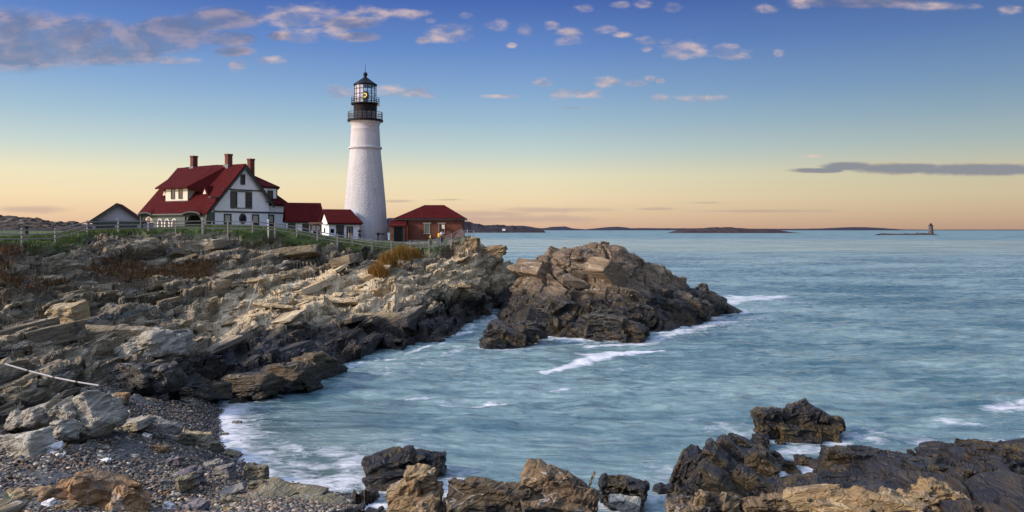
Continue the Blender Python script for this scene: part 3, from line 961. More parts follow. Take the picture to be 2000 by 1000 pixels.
FOAM_STROKES = [
    ([W0(1560, 870), W0(1700, 850), W0(1850, 850), W0(2020, 830)], [2.2, 2.6, 3.0, 3.0], .30), ([W0(1510, 890), W0(1560, 905)], [1.2, 1.0], .5), ([W0(1380, 830), W0(1470, 840)], [1.6, 1.2], .33), ([W0(640, 900), W0(760, 870)], [2.5, 2.0], .38), ([W0(900, 650), W0(880, 690), W0(760, 720)], [2.5, 3, 3], .30), ([W0(1300, 660), W0(1500, 620)], [3.0, 3.5], .36), ([W0(1420, 580), W0(1560, 590)], [3.5, 3], .38), ([W0(880, 780), W0(1100, 770)], [2.5, 2.5], .28), ([W0(1240, 960), W0(1300, 920)], [1.3, 1.2], .38), ([W0(860, 960), W0(900, 930)], [1.0, .9], .5),  # polylines in world metres with half widths: foam rafts and wakes
    ([W0(1062, 727), W0(1110, 717), W0(1150, 703), W0(1200, 691), W0(1240, 689), W0(1290, 685)], [.35, .5, .75, 1.0, .7, .35], 1.0),
    ([W0(1150, 693), W0(1200, 690)], [.9, .8], .9),
    ([W0(1085, 765), W0(1105, 757)], [.35, .3], .8), ([W0(930, 790), W0(960, 783), W0(985, 787)], [.3, .35, .25], .75), ([W0(865, 788), W0(890, 790)], [.22, .2], .7), ([W0(795, 778), W0(830, 776)], [.15, .2], .7),
    ([W0(760, 703), W0(800, 700)], [.4, .5], .8), ([W0(795, 690), W0(835, 676), W0(870, 668)], [.25, .3, .25], .75), ([W0(850, 660), W0(870, 655), W0(920, 650)], [.6, .8, .5], .75),
    ([W0(870, 690), W0(930, 680), W0(1000, 690), W0(1060, 672), W0(1130, 672)], [.5, .9, .8, 1.1, .8], .55), ([W0(1150, 676), W0(1250, 672), W0(1330, 648)], [.6, .9, 1.0], .75), ([W0(1300, 650), W0(1420, 628)], [1.6, 1.3], .7),
    ([W0(1425, 595), W0(1445, 575), W0(1480, 585), W0(1530, 578)], [1.4, 2.4, 2.2, 1.2], .75), ([W0(1430, 610), W0(1520, 605), W0(1600, 612)], [1.0, 1.3, .8], .35), ([W0(1390, 552), W0(1450, 565)], [.8, 1.4], .5),
    ([W0(1960, 800), W0(2040, 795)], [.9, 1.8], .85), ([W0(1850, 823), W0(1905, 830)], [.55, .45], .7), ([W0(1690, 838), W0(1760, 852), W0(1850, 866), W0(1960, 860)], [.5, .9, 1.0, .7], .55), ([W0(1660, 850), W0(1700, 858)], [.7, .8], .6),
    ([W0(1530, 885), W0(1590, 878), W0(1640, 862)], [.5, .7, .5], .65), ([W0(1530, 945), W0(1565, 935), W0(1590, 915)], [.6, .6, .5], .85), ([W0(1400, 828), W0(1460, 855), W0(1520, 848)], [.4, .4, .35], .5), ([W0(1270, 985), W0(1300, 950)], [.5, .4], .6),
    ([W0(870, 945), W0(895, 960), W0(880, 985)], [.6, .5, .5], .8), ([W0(700, 990), W0(735, 990)], [.35, .4], .95), ([W0(1440, 690), W0(1520, 680)], [.8, .5], .35),
    ([W0(450, 905), W0(520, 930), W0(610, 950), W0(690, 935)], [.55, .6, .8, .9], .8), ([W0(430, 870), W0(450, 900)], [.5, .6], .9), ([W0(400, 795), W0(440, 830), W0(435, 865)], [.9, .9, .6], .85),
    ([W0(480, 840), W0(540, 865), W0(600, 890)], [.7, .8, .6], .5), ([W0(520, 900), W0(620, 915)], [.7, .8], .55), ([W0(640, 880), W0(690, 900), W0(700, 945)], [.8, 1.0, .8], .6), ([W0(420, 800), W0(520, 812)], [.5, .4], .5), ([W0(560, 850), W0(640, 862)], [.4, .4], .35),
    ([W0(700, 780), W0(760, 790)], [.3, .3], .3), ([W0(1110, 735), W0(1180, 722), W0(1260, 715)], [.8, .9, .6], .33), ([W0(860, 715), W0(920, 722)], [.6, .5], .35)]


def sea():
    na, nr = 1000, 900
    a = np.linspace(-0.95, 1.0, na, dtype=np.float32)[:, None]
    r = np.concatenate([np.exp(np.linspace(math.log(20), math.log(400), 720)), np.exp(np.linspace(math.log(402), math.log(40000), nr - 720))]).astype(np.float32)[None]
    Y = np.broadcast_to(r, (na, nr)); X = a * Y
    x, y = X.ravel().astype(np.float32), Y.ravel().astype(np.float32)
    p = np.stack([x, y, np.zeros_like(x)], 1)
    fade = 1 - smoothstep(y, 150, 700)
    h = np.zeros_like(x)
    m = y < 700
    q = p[m]
    wx = q + .6 * np.stack([vnoise(q * .15, 3), vnoise(q * .15 + 9, 4), 0 * q[:, 0]], 1)
    h[m] = 1.7 * (.08 * vnoise(wx * np.array([.10, .19, 1], np.float32), 1) + .085 * vnoise(wx * np.array([.42, .95, 1], np.float32), 2)
            + .05 * vnoise(wx * np.array([1.0, 2.1, 1], np.float32), 5) + .018 * vnoise(wx * np.array([2.3, 4.2, 1], np.float32), 6))
    calm = np.ones_like(x)
    foam = np.zeros_like(x); shal = np.zeros_like(x)
    nm = np.nonzero((y < 135) & (np.abs(x) < 60))[0]
    s0, s1 = shoreline()
    qx, qy = x[nm], y[nm]
    d0 = np.full(len(nm), 1e9, np.float32); d1 = d0.copy(); dr = d0.copy()
    for (sx, sy) in s0: np.minimum(d0, np.hypot(qx - sx, qy - sy), out=d0)
    for (sx, sy) in s1: np.minimum(d1, np.hypot(qx - sx, qy - sy), out=d1)
    for (sx, sy, rr) in ROCK_FOOT: np.minimum(dr, np.hypot(qx - sx, (qy - sy)) - rr, out=dr)
    zb = np.maximum(base_z(qx, qy), isl_z(qx, qy))
    beachy = smoothstep(qx, -5, -8) * smoothstep(qy, 54, 50)
    wv = .5 + .5 * vnoise(np.stack([qx, qy, 0 * qx], 1) * .23, 77)
    f = np.exp(-np.maximum(d1 - .2, 0) / (.7 + 1.2 * wv)) * (.35 + .5 * wv)
    f = np.maximum(f, np.exp(-np.maximum(d0 - .2, 0) / (.45 + 1.6 * beachy)) * (.30 + .35 * wv + .35 * beachy))
    f = np.maximum(f, np.exp(-np.maximum(dr, 0) / (.45 + .5 * wv)) * (.42 + .5 * wv))
    f = np.maximum(f, .62 * np.exp(-d0 / 4.5) * beachy)
    for pts, hw, st in FOAM_STROKES:
        for (ax, ay), (bx, by), wa, wb in zip(pts[:-1], pts[1:], hw[:-1], hw[1:]):
            ux, uy = bx - ax, by - ay
            t = np.clip(((qx - ax) * ux + (qy - ay) * uy) / (ux * ux + uy * uy), 0, 1)
            dd = np.hypot(qx - ax - t * ux, (qy - ay - t * uy)) / (wa + (wb - wa) * t)
            f = np.maximum(f, st * (1 - smoothstep(dd, .1, 2.5)))
    foam[nm] = np.clip(f, 0, 1)
    shal[nm] = smoothstep(zb, -1.9, -.1) * np.maximum(beachy, smoothstep(qy, 56, 40) * smoothstep(qx, 4, -6))
    calm[nm] = 1 - .75 * beachy
    p[:, 2] = h * fade * calm * smoothstep(y, 24, 60) ** .5 + .03 * foam
    me = np_mesh('sea', p, grid_faces(na, nr), smooth=True)
    attr(me, 'foam', foam); attr(me, 'shallow', shal)
    return me
# ------------------------------------------------------------------ mesh builder for buildings
class MB:
    def __init__(self):
        self.v, self.f = [], []

    def add(self, vs, fs):
        k = len(self.v)
        self.v += [tuple(p) for p in vs]
        self.f += [tuple(i + k for i in f) for f in fs]
        return self

    def box(self, x0, x1, y0, y1, z0, z1):
        vs = [(x, y, z) for z in (z0, z1) for y in (y0, y1) for x in (x0, x1)]
        return self.add(vs, [(0, 2, 3, 1), (4, 5, 7, 6), (0, 1, 5, 4), (2, 6, 7, 3), (0, 4, 6, 2), (1, 3, 7, 5)])

    def prism(self, poly, off):
        """polygon of 3-D points swept by the vector off"""
        n = len(poly)
        o = Vector(off)
        vs = [Vector(p) for p in poly] + [Vector(p) + o for p in poly]
        fs = [tuple(range(n))[::-1], tuple(range(n, 2 * n))] + [(i, (i + 1) % n, n + (i + 1) % n, n + i) for i in range(n)]
        return self.add(vs, fs)

    def tube(self, p0, p1, r, n=8, r1=None):
        a, b = Vector(p0), Vector(p1)
        d = (b - a).normalized()
        u = d.orthogonal().normalized(); w = d.cross(u)
        r1 = r if r1 is None else r1
        vs = []
        for c, rr in ((a, r), (b, r1)):
            for i in range(n):
                t = 2 * math.pi * i / n
                vs.append(c + (u * math.cos(t) + w * math.sin(t)) * rr)
        fs = [(i, (i + 1) % n, n + (i + 1) % n, n + i) for i in range(n)] + [tuple(range(n))[::-1], tuple(range(n, 2 * n))]
        return self.add(vs, fs)

    def path(self, pts, r, n=6):
        for a, b in zip(pts[:-1], pts[1:]): self.tube(a, b, r, n)
        return self

    def lathe(self, prof, n=48, cap=True, a0=0.0, a1=2 * math.pi):
        full = abs(a1 - a0 - 2 * math.pi) < 1e-6
        m = n if full else n + 1
        vs = [(r * math.cos(a0 + (a1 - a0) * i / n), r * math.sin(a0 + (a1 - a0) * i / n), z) for r, z in prof for i in range(m)]
        fs = []
        for j in range(len(prof) - 1):
            for i in range(n):
                i2 = (i + 1) % m
                fs.append((j * m + i, j * m + i2, (j + 1) * m + i2, (j + 1) * m + i))
        if cap and full:
            fs.append(tuple(range(m))[::-1]); fs.append(tuple((len(prof) - 1) * m + i for i in range(m)))
        return self.add(vs, fs)

    def map(self, fn):
        self.v = [tuple(fn(*p)) for p in self.v]
        return self

    def build(self, name, mat, parent=None, smooth=False, bevel=0.0):
        me = bpy.data.meshes.new(name)
        me.from_pydata([tuple(p) for p in self.v], [], self.f)
        bm = bmesh.new(); bm.from_mesh(me)
        bmesh.ops.recalc_face_normals(bm, faces=bm.faces[:])
        if bevel: bmesh.ops.bevel(bm, geom=bm.edges[:], offset=bevel, segments=1, affect='EDGES')
        if smooth:
            for f in bm.faces: f.smooth = True
        bm.to_mesh(me); bm.free()
        if smooth:
            try: me.set_sharp_from_angle(angle=R(35))
            except Exception: pass
        return link(name, me, mat, parent)


# ------------------------------------------------------------------ simple materials
def paint(name, c, rough=.6, var=.12, scale=3.0, bump=.01, spec=.4, metallic=0.0):
    m, N = new_mat(name)
    pos = N.n('ShaderNodeNewGeometry').outputs['Position']
    nz = N.noise(pos, scale, 5, .65)
    col = N.mixmode('MULTIPLY', 1.0, c, N.ramp(nz, [(.25, (1 - var,) * 3), (.75, (1 + var * .5,) * 3)]))
    finish(m, N, col, rough, nz, bump, .6, spec=spec, metallic=metallic)
    return m


def clapboard(name, c, step=.13):
    m, N = new_mat(name)
    pos = N.n('ShaderNodeNewGeometry').outputs['Position']
    z = N.sep(pos)[2]
    fr = N.math('FRACT', N.math('DIVIDE', z, step))
    nz = N.noise(N.vmath('MULTIPLY', pos, (1, 1, 3)), 2.0, 5, .65)
    col = N.mixmode('MULTIPLY', 1.0, c, N.ramp(nz, [(.25, (.86, .86, .88)), (.7, (1.03, 1.03, 1.03))]))
    finish(m, N, col, .6, N.math('SUBTRACT', 1.0, fr), .02, 1.0)
    return m


def shingle(name, c):
    m, N = new_mat(name)
    pos = N.n('ShaderNodeNewGeometry').outputs['Position']
    z = N.sep(pos)[2]
    row = N.math('FRACT', N.math('DIVIDE', z, .16))
    cv = N.sep(N.vor(N.vmath('MULTIPLY', pos, (1.5, 1.5, 5.5)), 1.6, 'F1', 1))[0]
    nz = N.noise(pos, .7, 5, .65)
    col = N.mixmode('MULTIPLY', 1.0, c, N.ramp(N.math('ADD', N.math('MULTIPLY', cv, .5), N.math('MULTIPLY', nz, .6)), [(.2, (.68, .66, .66)), (.8, (1.25, 1.2, 1.2))]))
    finish(m, N, col, .85, N.math('SUBTRACT', 1.0, row), .03, 1.0, spec=.08)
    return m


def brick(name, c1, c2, mortar, along=(0.8, 0.6)):
    m, N = new_mat(name)
    pos = N.n('ShaderNodeNewGeometry').outputs['Position']
    x, y, z = N.sep(pos)
    u = N.math('ADD', N.math('MULTIPLY', x, along[0]), N.math('MULTIPLY', y, along[1]))
    bt = N.n('ShaderNodeTexBrick')
    N.set(bt.inputs['Vector'], N.comb(u, z, 0))
    N.set(bt.inputs['Color1'], c1); N.set(bt.inputs['Color2'], c2); N.set(bt.inputs['Mortar'], mortar)
    bt.inputs['Scale'].default_value = 1.0
    bt.inputs['Brick Width'].default_value = .24; bt.inputs['Row Height'].default_value = .085; bt.inputs['Mortar Size'].default_value = .010
    nz = N.noise(pos, 1.1, 6, .7)
    col = N.mixmode('MULTIPLY', 1.0, bt.outputs[0], N.ramp(nz, [(.3, (.62, .58, .56)), (.7, (1.2, 1.15, 1.1))]))
    finish(m, N, col, .85, bt.outputs[1], -.01, .8, spec=.2)
    return m


M_white = clapboard('white_clapboard', (.85, .85, .86))
M_lav = clapboard('grey_clapboard', (.29, .29, .34))
M_trimwhite = paint('white_trim_paint', (.74, .73, .70))
M_green = paint('dark_green_trim_paint', (.028, .05, .048), .5)
M_green2 = paint('porch_green_paint', (.075, .10, .085), .55)
M_roof = shingle('red_roof_shingles', (.060, .0062, .0065))
M_brick = brick('red_brick', (.20, .058, .03), (.15, .04, .022), (.16, .10, .08))
M_chim = brick('chimney_brick', (.17, .05, .035), (.13, .035, .025), (.13, .09, .08), (.7, .7))
M_black = paint('black_iron_paint', (.008, .0085, .011), .5, spec=.18)
M_grey = paint('weathered_fence_wood', (.31, .295, .28), .85, .3, 6)
M_metal = paint('galvanised_metal', (.36, .38, .40), .4, .1, 5, metallic=.7)
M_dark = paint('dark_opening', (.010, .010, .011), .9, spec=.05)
M_shade = paint('window_blind', (.44, .40, .30), .8)
M_stone = paint('stone_lintel', (.42, .38, .32), .8, .2)
M_lead = paint('lead_flashing', (.16, .16, .17), .7)
M_wood = paint('brown_sign_wood', (.13, .06, .035), .7)


def glass_mat(name, c=(.018, .02, .025), rough=.06):
    m, N = new_mat(name)
    finish(m, N, c, rough, spec=.32)
    return m


M_glass = glass_mat('window_glass')


def rubble_mat():
    m, N = new_mat('white_painted_rubble')
    pos = N.n('ShaderNodeNewGeometry').outputs['Position']
    q = N.vmath('MULTIPLY', pos, (1, 1, 2.4))
    wq = N.vmath('ADD', q, N.vmath('MULTIPLY', N.n('ShaderNodeTexNoise').outputs[1], (0, 0, 0)))
    z = N.sep(pos)[2]
    low = N.smooth(z, 22.5, 21.5)
    nz = N.noise(q, 1.6, 5, .6, .5)
    vz = N.vor(wq, 1.3, 'DISTANCE_TO_EDGE')
    h = N.math('ADD', N.math('MULTIPLY', N.smooth(vz, 0, .22), .6), N.math('MULTIPLY', nz, .9))
    h = N.math('MULTIPLY', h, N.math('ADD', .12, N.math('MULTIPLY', low, .88)))
    st = N.noise(N.vmath('MULTIPLY', pos, (2.5, 2.5, .25)), 1.0, 5, .65)
    col = N.mixmode('MULTIPLY', 1.0, (.50, .498, .505), N.ramp(st, [(.25, (.80, .77, .75)), (.6, (1, 1, 1))]))
    finish(m, N, col, .8, h, .034, .8)
    return m


def lantern_glass():
    m, N = new_mat('lantern_glass')
    t = N.n('ShaderNodeBsdfTransparent'); gl = N.n('ShaderNodeBsdfGlossy')
    gl.inputs['Roughness'].default_value = .05
    mx = N.n('ShaderNodeMixShader'); mx.inputs[0].default_value = .16
    N.t.links.new(t.outputs[0], mx.inputs[1]); N.t.links.new(gl.outputs[0], mx.inputs[2])
    o = N.n('ShaderNodeOutputMaterial'); N.t.links.new(mx.outputs[0], o.inputs[0])
    return m


# ------------------------------------------------------------------ windows and doors
def face_map(side, a, zc, d):
    """window space (x across, y outward, z up) -> local space of a building wall"""
    if side == 'front': return lambda x, y, z: (a + x, d - y, zc + z)
    if side == 'left': return lambda x, y, z: (d - y, a - x, zc + z)
    if side == 'right': return lambda x, y, z: (d + y, a + x, zc + z)


def window(parent, side, a, zc, d, w, h, frame=M_green, pane=M_glass, bars=True, blind=None, t=.11, sash=None):
    fm = face_map(side, a, zc, d)
    m = MB()
    m.box(-w / 2 - t, -w / 2, 0, .07, -h / 2 - t, h / 2 + t); m.box(w / 2, w / 2 + t, 0, .07, -h / 2 - t, h / 2 + t)
    m.box(-w / 2, w / 2, 0, .072, h / 2, h / 2 + t); m.box(-w / 2, w / 2, 0, .1, -h / 2 - t, -h / 2)
    if bars: m.box(-w / 2, w / 2, .012, .05, -.03, .03)
    f = m.map(fm).build('window', frame, parent)
    MB().box(-w / 2, w / 2, .003, .012, -h / 2, h / 2).map(fm).build('pane', pane, f)
    if blind: MB().box(-w / 2 + .03, w / 2 - .03, .013, .02, h / 2 - h * blind, h / 2 - .02).map(fm).build('blind', M_shade, f)
    if sash:
        MB().box(-w * .28, -w * .22, .022, .034, -h / 2, h / 2).box(w * .22, w * .28, .022, .034, -h / 2, h / 2).map(fm).build('glazing_bar', sash, f)
    return f


def roof_slab(m, quad, th=.22):
    """a roof plane given by its upper corners, thickened downwards"""
    return m.prism(quad, (0, 0, -th))


# ------------------------------------------------------------------ lighthouse
LX, LY, LZ = -21.95, 122.6, 9.2
S = LY / FPX


def zpx(py): return EYE + (HOR - py) * S - LZ


M_rubble = rubble_mat()
lh = empty('lighthouse', (LX, LY, LZ), 0, 'tall white conical lighthouse tower with black lantern room standing beside the red roofed house', 'lighthouse')
prof = [(44 * S, zpx(476) - .4), (43.9 * S, zpx(470)), (42.0 * S, zpx(440)), (39.6 * S, zpx(400)), (36.0 * S, zpx(360)), (33.0 * S, zpx(328)), (30.2 * S, zpx(300)), (29.6 * S, zpx(292))]
m = MB().lathe(prof, 72); m.build('tower', M_rubble, lh, smooth=True)
m = MB().lathe([(29.6 * S, zpx(292)), (32.2 * S, zpx(291)), (32.6 * S, zpx(289)), (32.2 * S, zpx(287.5)), (29.4 * S, zpx(286.5))], 64, cap=False); m.build('stone_band', M_rubble, lh, smooth=True)
m = MB().lathe([(29.4 * S, zpx(286.5)), (28.0 * S, zpx(262)), (27.4 * S, zpx(255)), (27.8 * S, zpx(254)), (27.8 * S, zpx(252.5)), (27.3 * S, zpx(251.5)), (27.2 * S, zpx(246)), (28.6 * S, zpx(241)), (30.5 * S, zpx(239)), (30.5 * S, zpx(238.3))], 64)
m.build('upper_tower', M_rubble, lh, smooth=True)
m = MB().lathe([(30 * S, zpx(238.3)), (34.5 * S, zpx(237.5)), (34.8 * S, zpx(235)), (34.0 * S, zpx(234)), (22 * S, zpx(234))], 64); gal = m.build('gallery_deck', M_black, lh, smooth=True)


def ring(m, r, z, rt, n=48):
    pts = [(r * math.cos(2 * math.pi * i / n), r * math.sin(2 * math.pi * i / n), z) for i in range(n + 1)]
    return m.path(pts, rt, 5)


m = MB(); rr = 33.4 * S
for k in range(3): ring(m, rr, zpx(234 - 4.6 * (k + 1)), .03)
for i in range(24):
    t = 2 * math.pi * i / 24
    m.tube((rr * math.cos(t), rr * math.sin(t), zpx(234)), (rr * math.cos(t), rr * math.sin(t), zpx(219.5)), .028, 5)
lr = m.build('gallery_railing', M_black, lh)
m = MB()
for i in range(120):
    t = 2 * math.pi * i / 120
    m.tube((rr * math.cos(t), rr * math.sin(t), zpx(233.9)), (rr * math.cos(t), rr * math.sin(t), zpx(220.5)), .012, 4)
m.build('baluster_infill', M_metal, lr)
m = MB().lathe([(22.6 * S, zpx(234)), (22.6 * S, zpx(207)), (23.4 * S, zpx(205))], 48); m.build('watch_room', M_black, lh, smooth=True)
m = MB().lathe([(23.4 * S, zpx(206)), (27.6 * S, zpx(204.8)), (27.8 * S, zpx(202.5)), (21 * S, zpx(202.3))], 48); m.build('upper_deck', M_black, lh, smooth=True)
m = MB(); rr = 27.0 * S
for k in range(3): ring(m, rr, zpx(202.5 - 3.5 * (k + 1)), .03)
for i in range(12):
    t = 2 * math.pi * (i + .5) / 12
    m.tube((rr * math.cos(t), rr * math.sin(t), zpx(202.5)), (rr * math.cos(t), rr * math.sin(t), zpx(191.5)), .03, 5)
m.build('upper_railing', M_black, lh)
# lantern: sixteen panes round the light
rl = 21.2 * S
M_lglass = lantern_glass()
M_palepanel = paint('pale_lantern_panel', (.62, .55, .54), .5, .08)  # pale opaque panels inside the left-hand lantern panes
m = MB()
for i in range(16):
    t = 2 * math.pi * i / 16
    m.tube((rl * math.cos(t), rl * math.sin(t), zpx(203)), (rl * math.cos(t), rl * math.sin(t), zpx(165)), .04, 5)
for py in (202.5, 194, 184.5, 174.5, 167):
    ring(m, rl, zpx(py), .035 if py not in (202.5, 167) else .07, 32)
m.build('lantern_frame', M_black, lh)
for i in range(16):
    t0, t1 = 2 * math.pi * i / 16, 2 * math.pi * (i + 1) / 16
    tc_ = math.degrees((t0 + t1) / 2)
    a, b = (rl * math.cos(t0), rl * math.sin(t0)), (rl * math.cos(t1), rl * math.sin(t1))
    p = MB().add([(a[0] * .985, a[1] * .985, zpx(202)), (b[0] * .985, b[1] * .985, zpx(202)), (b[0] * .985, b[1] * .985, zpx(167)), (a[0] * .985, a[1] * .985, zpx(167))], [(0, 1, 2, 3)])
    o = p.build('pane', M_lglass, lh)
    if 185 < tc_ < 280 or 140 < tc_ < 150:
        MB().add([(a[0] * .95, a[1] * .95, zpx(201)), (b[0] * .95, b[1] * .95, zpx(201)), (b[0] * .95, b[1] * .95, zpx(168)), (a[0] * .95, a[1] * .95, zpx(168))], [(0, 1, 2, 3)]).build('pale_panel', M_palepanel, o)
# the lens with its lit ring
m = MB().lathe([(.05, zpx(203)), (.28, zpx(202)), (.22, zpx(195)), (.5, zpx(193)), (.62, zpx(187)), (.5, zpx(181)), (.12, zpx(178))], 24)
M_lens = paint('beacon_housing', (.05, .055, .05), .3)
lens = m.build('beacon', M_lens, lh, smooth=True)
M_lamp, N = new_mat('lit_lamp')
finish(M_lamp, N, (.8, .6, .1), .4, emit=(1.0, .74, .06), estr=2.0)
m = MB(); pts = [(.27 * math.cos(2 * math.pi * i / 24), -.66, zpx(187) + .30 * math.sin(2 * math.pi * i / 24)) for i in range(25)]
m.path(pts, .05, 6).build('lamp_ring', M_lamp, lens)
M_bulb, N = new_mat('warm_bulb'); finish(M_bulb, N, (.3, .05, .02), .3, emit=(1.0, .25, .05), estr=.5)
MB().lathe([(.02, -.1), (.09, -.05), (.10, .04), (.02, .1)], 10).map(lambda x, y, z: (x + .05, y - .66, z + zpx(187))).build('bulb', M_bulb, lens)
m = MB().lathe([(22.2 * S, zpx(167.5)), (23.0 * S, zpx(166.5)), (22.8 * S, zpx(165)), (14 * S, zpx(159)), (6 * S, zpx(153)), (3.2 * S, zpx(151))], 32); lr2 = m.build('lantern_dome', M_black, lh, smooth=True)
m = MB().lathe([(2.6 * S, zpx(151.5)), (2.6 * S, zpx(149.5)), (4.0 * S, zpx(147.5)), (4.3 * S, zpx(145)), (3.6 * S, zpx(142.5)), (1.2 * S, zpx(141))], 20); m.build('ventilator_ball', M_black, lr2, smooth=True)
MB().tube((0, 0, zpx(141)), (0, 0, zpx(124.5)), .045, 6, .02).build('lightning_rod', M_black, lr2)
# small tower window (faces the viewer, right of centre) and port
wy = -math.sqrt((35.0 * S) ** 2 - (19 * S) ** 2)
wn = MB().box(-.32, -.22, -.12, .5, -.62, .62).box(.22, .32, -.12, .5, -.62, .62).box(-.22, .22, -.12, .5, .52, .62).box(-.22, .22, -.14, .5, -.62, -.52).map(lambda x, y, z: (x + 19 * S, y + wy, z + zpx(375.5))).build('window', M_stone, lh)
MB().box(-.22, .22, .0, .4, -.52, .52).map(lambda x, y, z: (x + 19 * S, y + wy, z + zpx(375.5))).build('pane', M_glass, wn)
MB().lathe([(.17, 0), (.17, .5)], 14).map(lambda x, y, z: (x + 14 * S, z - 2.06, y + zpx(246.5))).build('porthole', M_stone, lh)
MB().box(24.5 * S, 28.5 * S, -.6, -.2, zpx(208), zpx(200)).build('antenna_box', M_metal, lh)
MB().tube((-27 * S, -.5, zpx(234)), (-27.4 * S, -.5, zpx(206)), .05, 6).build('downpipe', M_metal, lh)


# ------------------------------------------------------------------ keeper's house
HZ = 10.35
hs = empty('keepers_house', (-43.0, 118.0, HZ), R(58), 'large white gabled house with three brick chimneys, a dormer and an arched green porch', 'house')


def arch_wall(m, x0, x1, z0, z1, ops, y0, y1, n=14):
    """a wall along local x with arched openings (centre, half width, spring height, sill height)"""
    cur = x0
    for c, hw, sp, sill in sorted(ops):
        m.box(cur, c - hw, y0, y1, z0, z1)
        pts = [(c - hw * math.cos(math.pi * i / n), sp + hw * math.sin(math.pi * i / n)) for i in range(n + 1)]
        for (xa, za), (xb, zb) in zip(pts[:-1], pts[1:]):
            m.prism([(xa, y0, za), (xb, y0, zb), (xb, y0, z1), (xa, y0, z1)], (0, y1 - y0, 0))
        if sill > z0: m.box(c - hw, c + hw, y0, y1, z0, sill)
        cur = c + hw
    m.box(cur, x1, y0, y1, z0, z1)
    return m


RS = 1.055                      # roof slope
AP = (5.4, 10.35)               # ridge: u, z
def rz(u): return AP[1] - RS * abs(u - AP[0])


# walls
m = MB()
m.prism([(0, 0, -.8), (10.2, 0, -.8), (10.2, 0, rz(10.2) - .25), (5.4, 0, 10.05), (0, 0, rz(0) - .25)], (0, .25, 0))
m.box(0, .25, .25, 15.2, 3.1, 4.3)
m.box(.0, 1.6, .25, .5, -.8, 3.1)
m.prism([(-1.2, -.02, 3.15), (0, -.02, 3.15), (0, -.02, rz(0) - .28), (-1.2, -.02, rz(-1.2) - .28)], (0, .22, 0))
m.prism([(1.6, 15.2, -.8), (10.2, 15.2, -.8), (10.2, 15.2, 4.9), (5.4, 15.2, 10.05), (-.0, 15.2, 4.2), (1.6, 15.2, 3)], (0, .2, 0))
m.box(10.0, 10.2, .25, 15.2, -.8, 4.9)
wall = m.build('wall', M_white, hs)
MB().box(1.6, 1.85, .25, 15.2, -.8, 3.6).box(.0, 1.6, .5, 15.2, 3.05, 3.15).build('porch_back_wall', M_green, hs)  # dark green puts the shade inside the porch into the wall colour
# right wing with hip roof
m = MB().box(10.2, 14.2, .6, 12, -.8, 4.55)
m.build('wing_wall', M_white, hs)
# main roof
m = MB()
ue, ur = -1.55, 10.75
m.prism([(ue, -.5, rz(ue)), (5.4, -.5, AP[1] + .12), (5.4, -.5, AP[1] - .16), (ue + .05, -.5, rz(ue) - .26)], (0, 16.2, 0))
m.prism([(ur, -.5, rz(ur)), (5.4, -.5, AP[1] + .12), (5.4, -.5, AP[1] - .16), (ur - .05, -.5, rz(ur) - .26)], (0, 16.2, 0))
roof = m.build('roof', M_roof, hs)
# wing roof: ridge u 5.6..9.7 at v 5, front slope, hip to the right
m = MB()
zr, ze = 9.85, 4.6
A_, B_ = (5.6, 5.2, zr), (9.7, 5.2, zr)
m.prism([(5.6, .05, ze), (14.75, .05, ze), B_, A_], (0, 0, -.2))
m.prism([(14.75, .05, ze), (14.75, 12.3, ze), (9.7, 7.5, zr), B_], (0, 0, -.2))
m.prism([A_, B_, (9.7, 7.5, zr), (5.6, 7.5, zr)], (0, 0, -.2))
m.prism([(5.6, 7.5, zr), (9.7, 7.5, zr), (14.75, 12.3, ze), (5.6, 12.3, ze)], (0, 0, -.2))
# shed dormer roof on the wing
m.prism([(8.2, 4.9, zr - .05), (9.9, 4.9, zr - .12), (13.0, .62, 7.35), (9.0, .62, 7.35)], (0, 0, -.16))
m.prism([(9.9, 4.9, zr - .14), (13.0, .62, 7.30), (13.0, 2.2, 6.4)], (0, .05, -.16))
m.build('wing_roof', M_roof, hs)
dm = MB().box(9.2, 12.7, .95, 4.5, 4.9, 7.2).build('dormer', M_white, hs)
window(dm, 'front', 11.3, 6.05, .95, .9, 1.15, sash=None)
MB().box(9.1, 12.85, .86, .95, 7.02, 7.2).box(12.58, 12.72, .88, .95, 5.0, 7.02).build('dormer_trim', M_green, dm)
# left hipped shed dormer
m = MB()
m.prism([(5.35, 5.9, 10.58), (5.35, 13.6, 10.5), (-.45, 13.0, 6.95), (-.45, 5.4, 6.95)], (0, 0, -.2))
m.prism([(5.35, 5.9, 10.56), (-.45, 5.4, 6.93), (1.3, 3.9, 6.1), (5.35, 3.4, 10.42)], (0, 0, -.2))
m.build('dormer_roof', M_roof, roof)
M_sunlit = paint('sunlit_cream_tint', (.66, .62, .50), .6)  # warm low sun painted into the dormer and vent colour
m = MB().box(.25, 3.5, 6.0, 11.4, 4.7, 6.95)
ld = m.build('side_dormer', M_sunlit, hs)
for v in (7.8, 9.6): window(ld, 'left', v, 5.95, .25, .75, 1.3, t=.09)
MB().box(.12, .25, 5.9, 11.5, 6.7, 6.95).box(.15, .25, 5.9, 6.06, 4.8, 6.7).box(.1, .25, 5.9, 11.5, 4.72, 4.86).build('dormer_trim', M_green, ld)
for v in (2.9, 12.4):
    t_ = MB().prism([(.75, v - .85, 5.55), (.75, v + .85, 5.55), (.75, v, 6.95)], (1.6, 0, .2)).build('gablet', M_roof, hs)
    MB().prism([(.70, v - .36, 5.85), (.70, v + .36, 5.85), (.70, v, 6.5)], (.06, 0, 0)).build('gablet_vent', M_sunlit, t_)
